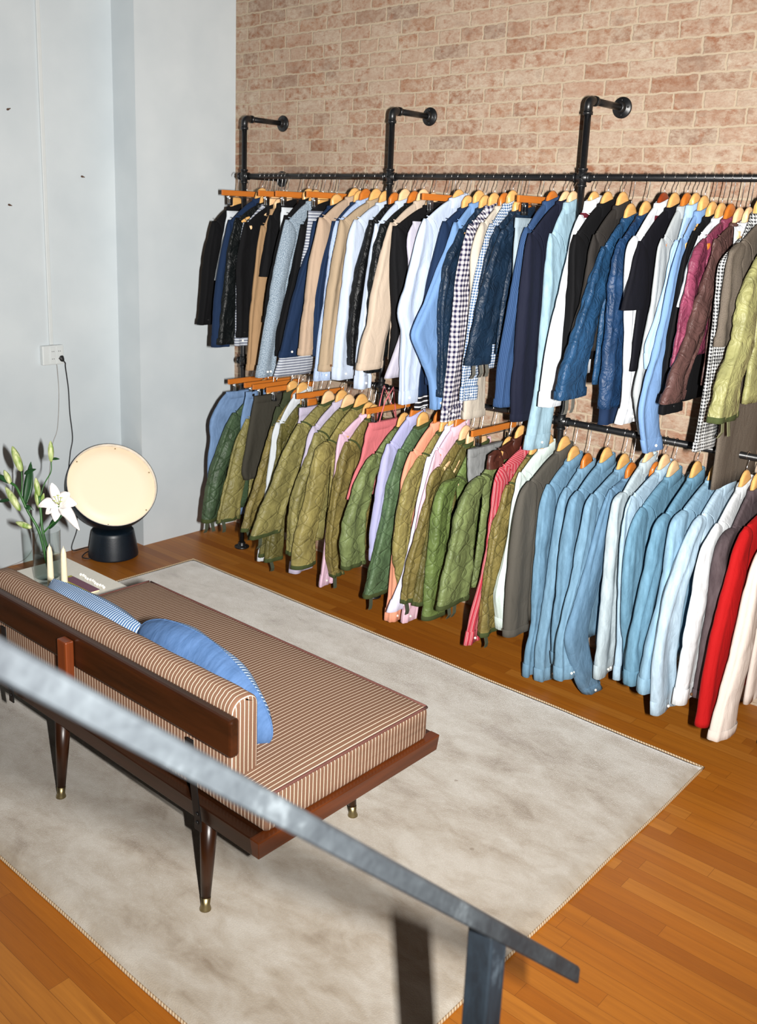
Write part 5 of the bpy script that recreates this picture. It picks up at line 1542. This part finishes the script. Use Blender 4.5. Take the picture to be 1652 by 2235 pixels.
def bud(root, base, tip, r, name='bud'):
    base, tip = Vector(base), Vector(tip)
    ax = (tip - base)
    L = ax.length
    prof = [(0.003, 0), (r * 0.62, L * 0.08), (r * 0.85, L * 0.22), (r, L * 0.45), (r * 0.92, L * 0.65), (r * 0.62, L * 0.84), (r * 0.3, L * 0.96), (0.001, L)]
    mb = MB().lathe(prof, 18, ax, base)
    for i, v in enumerate(mb.v):       # three shallow grooves between the closed petals
        k = i % 18
        p = Vector(v)
        h = (p - base).dot(ax) / L
        c = base + ax / L * h
        mb.v[i] = tuple(c + (p - c) * (1 - 0.12 * (math.cos(3 * 2 * PI * k / 18) > 0.6)))
    return mb.build(name, M['bud'], root)


st1 = thing('lily_stem', 'lily stem with closed green buds and dark leaves leaning left in the vase', 'flower', (vx, vy, ZTB + 0.017))
O1 = Vector((vx, vy, ZTB + 0.017))


def A(x, y, z):
    return Vector((x, y, z)) - O1


st2 = thing('lily_stem', 'lily stem carrying one open white bloom on the right of the vase', 'flower', (vx, vy, ZTB + 0.017))
MB().tube(catmull([A(0.915, -1.80, 0.365), A(0.905, -1.81, 0.45), A(0.880, -1.822, 0.565), A(0.836, -1.845, 0.65), A(0.785, -1.86, 0.74), A(0.758, -1.872, 0.76)], 40), [0.0065] * 20 + [0.0055] * 20, 10).build('stem', M['stem'], st1)
MB().tube(catmull([A(0.80, -1.852, 0.70), A(0.80, -1.845, 0.755), A(0.784, -1.835, 0.812)], 14), 0.003, 8).build('bud_stalk', M['stem'], st1)
bud(st1, A(0.784, -1.835, 0.808), A(0.728, -1.842, 0.910), 0.017)
bud(st1, A(0.758, -1.872, 0.755), A(0.728, -1.884, 0.812), 0.0125)
bud(st1, A(0.806, -1.862, 0.645), A(0.740, -1.888, 0.742), 0.0155)
bud(st1, A(0.856, -1.842, 0.578), A(0.800, -1.882, 0.598), 0.0130)
leaf(st1, A(0.815, -1.845, 0.672), A(0.804, -1.802, 0.85), 0.021, -0.01)
leaf(st1, A(0.795, -1.83, 0.80), A(0.842, -1.80, 0.825), 0.010, 0.006)
leaf(st1, A(0.820, -1.850, 0.668), A(0.858, -1.83, 0.655), 0.010, 0.008)
leaf(st1, A(0.755, -1.872, 0.758), A(0.690, -1.90, 0.79), 0.012, 0.006)
leaf(st1, A(0.765, -1.88, 0.69), A(0.71, -1.91, 0.672), 0.008, 0.004)
# second stem: tall bud, middle buds and the open flower
MB().tube(catmull([A(0.925, -1.795, 0.365), A(0.915, -1.80, 0.46), A(0.893, -1.812, 0.565), A(0.872, -1.805, 0.64), A(0.858, -1.80, 0.71)], 36), 0.0055, 10).build('stem', M['stem'], st2)
MB().tube(catmull([A(0.86, -1.80, 0.70), A(0.858, -1.775, 0.76), A(0.873, -1.752, 0.81), A(0.868, -1.745, 0.855)], 18), 0.0024, 8).build('bud_stalk', M['stem'], st2)
bud(st2, A(0.868, -1.745, 0.852), A(0.852, -1.735, 0.940), 0.0125)
leaf(st2, A(0.868, -1.742, 0.865), A(0.902, -1.725, 0.868), 0.006, 0.004)
bud(st2, A(0.853, -1.80, 0.708), A(0.833, -1.80, 0.786), 0.0125)
bud(st2, A(0.853, -1.80, 0.655), A(0.838, -1.805, 0.735), 0.0115)
bud(st2, A(0.858, -1.795, 0.668), A(0.868, -1.785, 0.722), 0.0085)
MB().tube(catmull([A(0.893, -1.812, 0.555), A(0.915, -1.79, 0.59), A(0.935, -1.765, 0.625), A(0.925, -1.752, 0.672)], 20), 0.0036, 8).build('bloom_stalk', M['stem'], st2)
leaf(st2, A(0.905, -1.79, 0.575), A(0.955, -1.735, 0.655), 0.014, 0.012)
FC = A(0.925, -1.748, 0.672)
fax = Vector((0.45, -0.55, 0.42)).normalized()
flo_ = bpy.data.objects.new('bloom', None)
flo_.empty_display_size = 0.02
COL.objects.link(flo_)
flo_.parent = st2
fb1 = RIGHT.copy()
fb2 = UP.copy()
for a, L, wd, curl in ((172, 0.088, 0.017, 0.5), (100, 0.092, 0.016, 0.15), (45, 0.078, 0.020, 0.25), (12, 0.086, 0.020, 0.45), (-38, 0.108, 0.018, 0.9), (-105, 0.062, 0.019, 0.5), (205, 0.062, 0.018, 0.5)):
    a = math.radians(a)
    wd *= 1.35
    L *= 1.08
    dirr = fb1 * math.cos(a) + fb2 * math.sin(a)
    rings = []
    sd = fax.cross(dirr).normalized()
    n = 16
    for k in range(n + 1):
        t = k / n
        ang = curl * 1.9 * max(0, t - 0.42)
        out_ = 0.92 * t
        c = FC + dirr * (L * (out_ - 0.15 * curl * max(0, t - 0.7))) + fax * (L * (0.62 * t - 0.75 * curl * max(0, t - 0.35) ** 1.5 * 2)) + Vector((0, 0, -1)) * (L * curl * 0.55 * max(0, t - 0.55) ** 1.3 * 2)
        wv = wd * (math.sin(PI * (0.07 + 0.9 * t)) ** 0.7) * (1 if t < 0.92 else 0.8)
        cup = 0.30 * wv
        nn = (fax - dirr * 0.4).normalized()
        th_ = 0.0012
        rings.append([c - sd * wv + nn * cup, c - sd * wv * 0.5, c - nn * 0.0015, c + sd * wv * 0.5, c + sd * wv + nn * cup,
                      c + sd * wv * 0.5 + nn * th_, c + nn * (th_ - 0.0005), c - sd * wv * 0.5 + nn * th_])
    MB().loft(rings, cap0=True, cap1=True).build('petal', M['petal'], flo_)
for k in range(6):
    a = 2 * PI * k / 6 + 0.4
    e_ = FC + fax * 0.066 + (fb1 * math.cos(a) * 0.016 + fb2 * math.sin(a) * 0.016) + fb1 * 0.014 + fb2 * 0.012
    MB().tube([FC + fax * 0.006, FC.lerp(e_, 0.5) + fax * 0.004, e_], 0.0009, 6).tube([e_ - fb1 * 0.006, e_, e_ + fb1 * 0.006], [0.0012, 0.0022, 0.0012], 6).build('stamen', M['stamen'], flo_)

for (cx_, cy_, h, lb) in ((1.0210, -1.8570, 0.205, 'cream taper candle standing just in front of the glass vase'), (1.046, -1.809, 0.190, 'cream taper candle beside the plum-covered booklet')):
    cd_ = thing('taper_candle', lb, 'candle', (cx_, cy_, ZTB))
    MB().lathe([(0.0135, 0.0), (0.0145, 0.003), (0.0125, h * 0.5), (0.0112, h * 0.84), (0.0075, h * 0.94), (0.002, h - 0.004), (0.001, h)], 20).build('wax', M['candle'], cd_)
    MB().tube([(0, 0, h - 0.003), (0.001, 0, h + 0.004)], 0.0008, 6).build('wick', M['candle'], cd_)

bk = thing('booklet', 'plum-covered booklet with lime edges lying on the white table top', 'booklet', (1.055, -1.735, ZTB))
MB().box(-0.10, 0.10, -0.030, 0.020, 0.0, 0.006).build('pages', M['page'], bk, smooth=False, bevel=0.001)
MB().box(-0.102, 0.102, -0.022, 0.022, 0.0062, 0.009).build('cover', M['magenta'], bk, smooth=False, bevel=0.001)
MB().box(-0.102, 0.102, -0.030, -0.0225, 0.0062, 0.0086).build('lime_edge', M['lime'], bk, smooth=False, bevel=0.001)
MB().box(-0.118, -0.1025, 0.006, 0.022, 0.0, 0.0088).build('lime_tab', M['lime'], bk, smooth=False, bevel=0.001)
bk.rotation_euler.z = math.radians(0)
bd_ = thing('bead_string', 'row of small white beads lying behind the plum booklet', 'beads', (1.05, -1.682, ZTB))
for k in range(13):
    MB().lathe([(0.001, 0.0), (0.005, 0.0012), (0.0072, 0.0062), (0.005, 0.011), (0.001, 0.0124)], 14, origin=(-0.10 + 0.0162 * k, 0.004 * math.sin(k * 1.3) + 0.008 - 0.001 * k, 0)).build('bead', M['bead'], bd_)

# ------------------------------------------------------------------ stair handrail in front
HX0, HX1 = 3.878, 3.92
hr = thing('stair_handrail', 'dark worn steel stair handrail sloping down across the foreground with its square post', 'handrail', (3.9, -2.886, 0.0))


def H_(x, y, z):
    return (x - 3.9, y + 2.886, z)


def hz_(y):
    return 1.637 - (y + 3.533) * 0.9341


rr = []
ys = [-3.80 + (-2.648 + 3.80) * k / 24 for k in range(25)] + [-2.643, -2.640]
for k, y in enumerate(ys):
    zt = hz_(y)
    e = 0.005 if k == 25 else (0.009 if k == 26 else 0.0)
    top, bot = zt, zt - 0.032
    c = 0.0035
    prof = [(HX0 + c + e, top), (HX1 - c - e, top), (HX1 - e, top - c), (HX1 - e, bot + c), (HX1 - c - e, bot), (HX0 + c + e, bot), (HX0 + e, bot + c), (HX0 + e, top - c)]
    rr.append([H_(a, y, b - e * 0.2 if b == top else b + e * 0.2) for a, b in prof])
MB().loft(rr, cap0=True, cap1=True).build('rail', metal_rail_mat(), hr, smooth=False)
pm = MB()
x0, x1, y0, y1 = 3.880, 3.9185, -2.906, -2.867
pr = [(x0, y0), (x1, y0), (x1, y1), (x0, y1)]
pm.loft([[H_(a, b, 0.006) for a, b in pr], [H_(a, b, hz_(b) - 0.0305) for a, b in pr]], cap0=True, cap1=True)
pm.build('post', post_mat(), hr, smooth=False, bevel=0.003)
MB().box(*[v for p in zip(H_(3.85, -2.936, 0.0), H_(3.95, -2.836, 0.006)) for v in p]).build('base_plate', M['iron_strap'], hr, smooth=False, bevel=0.001)
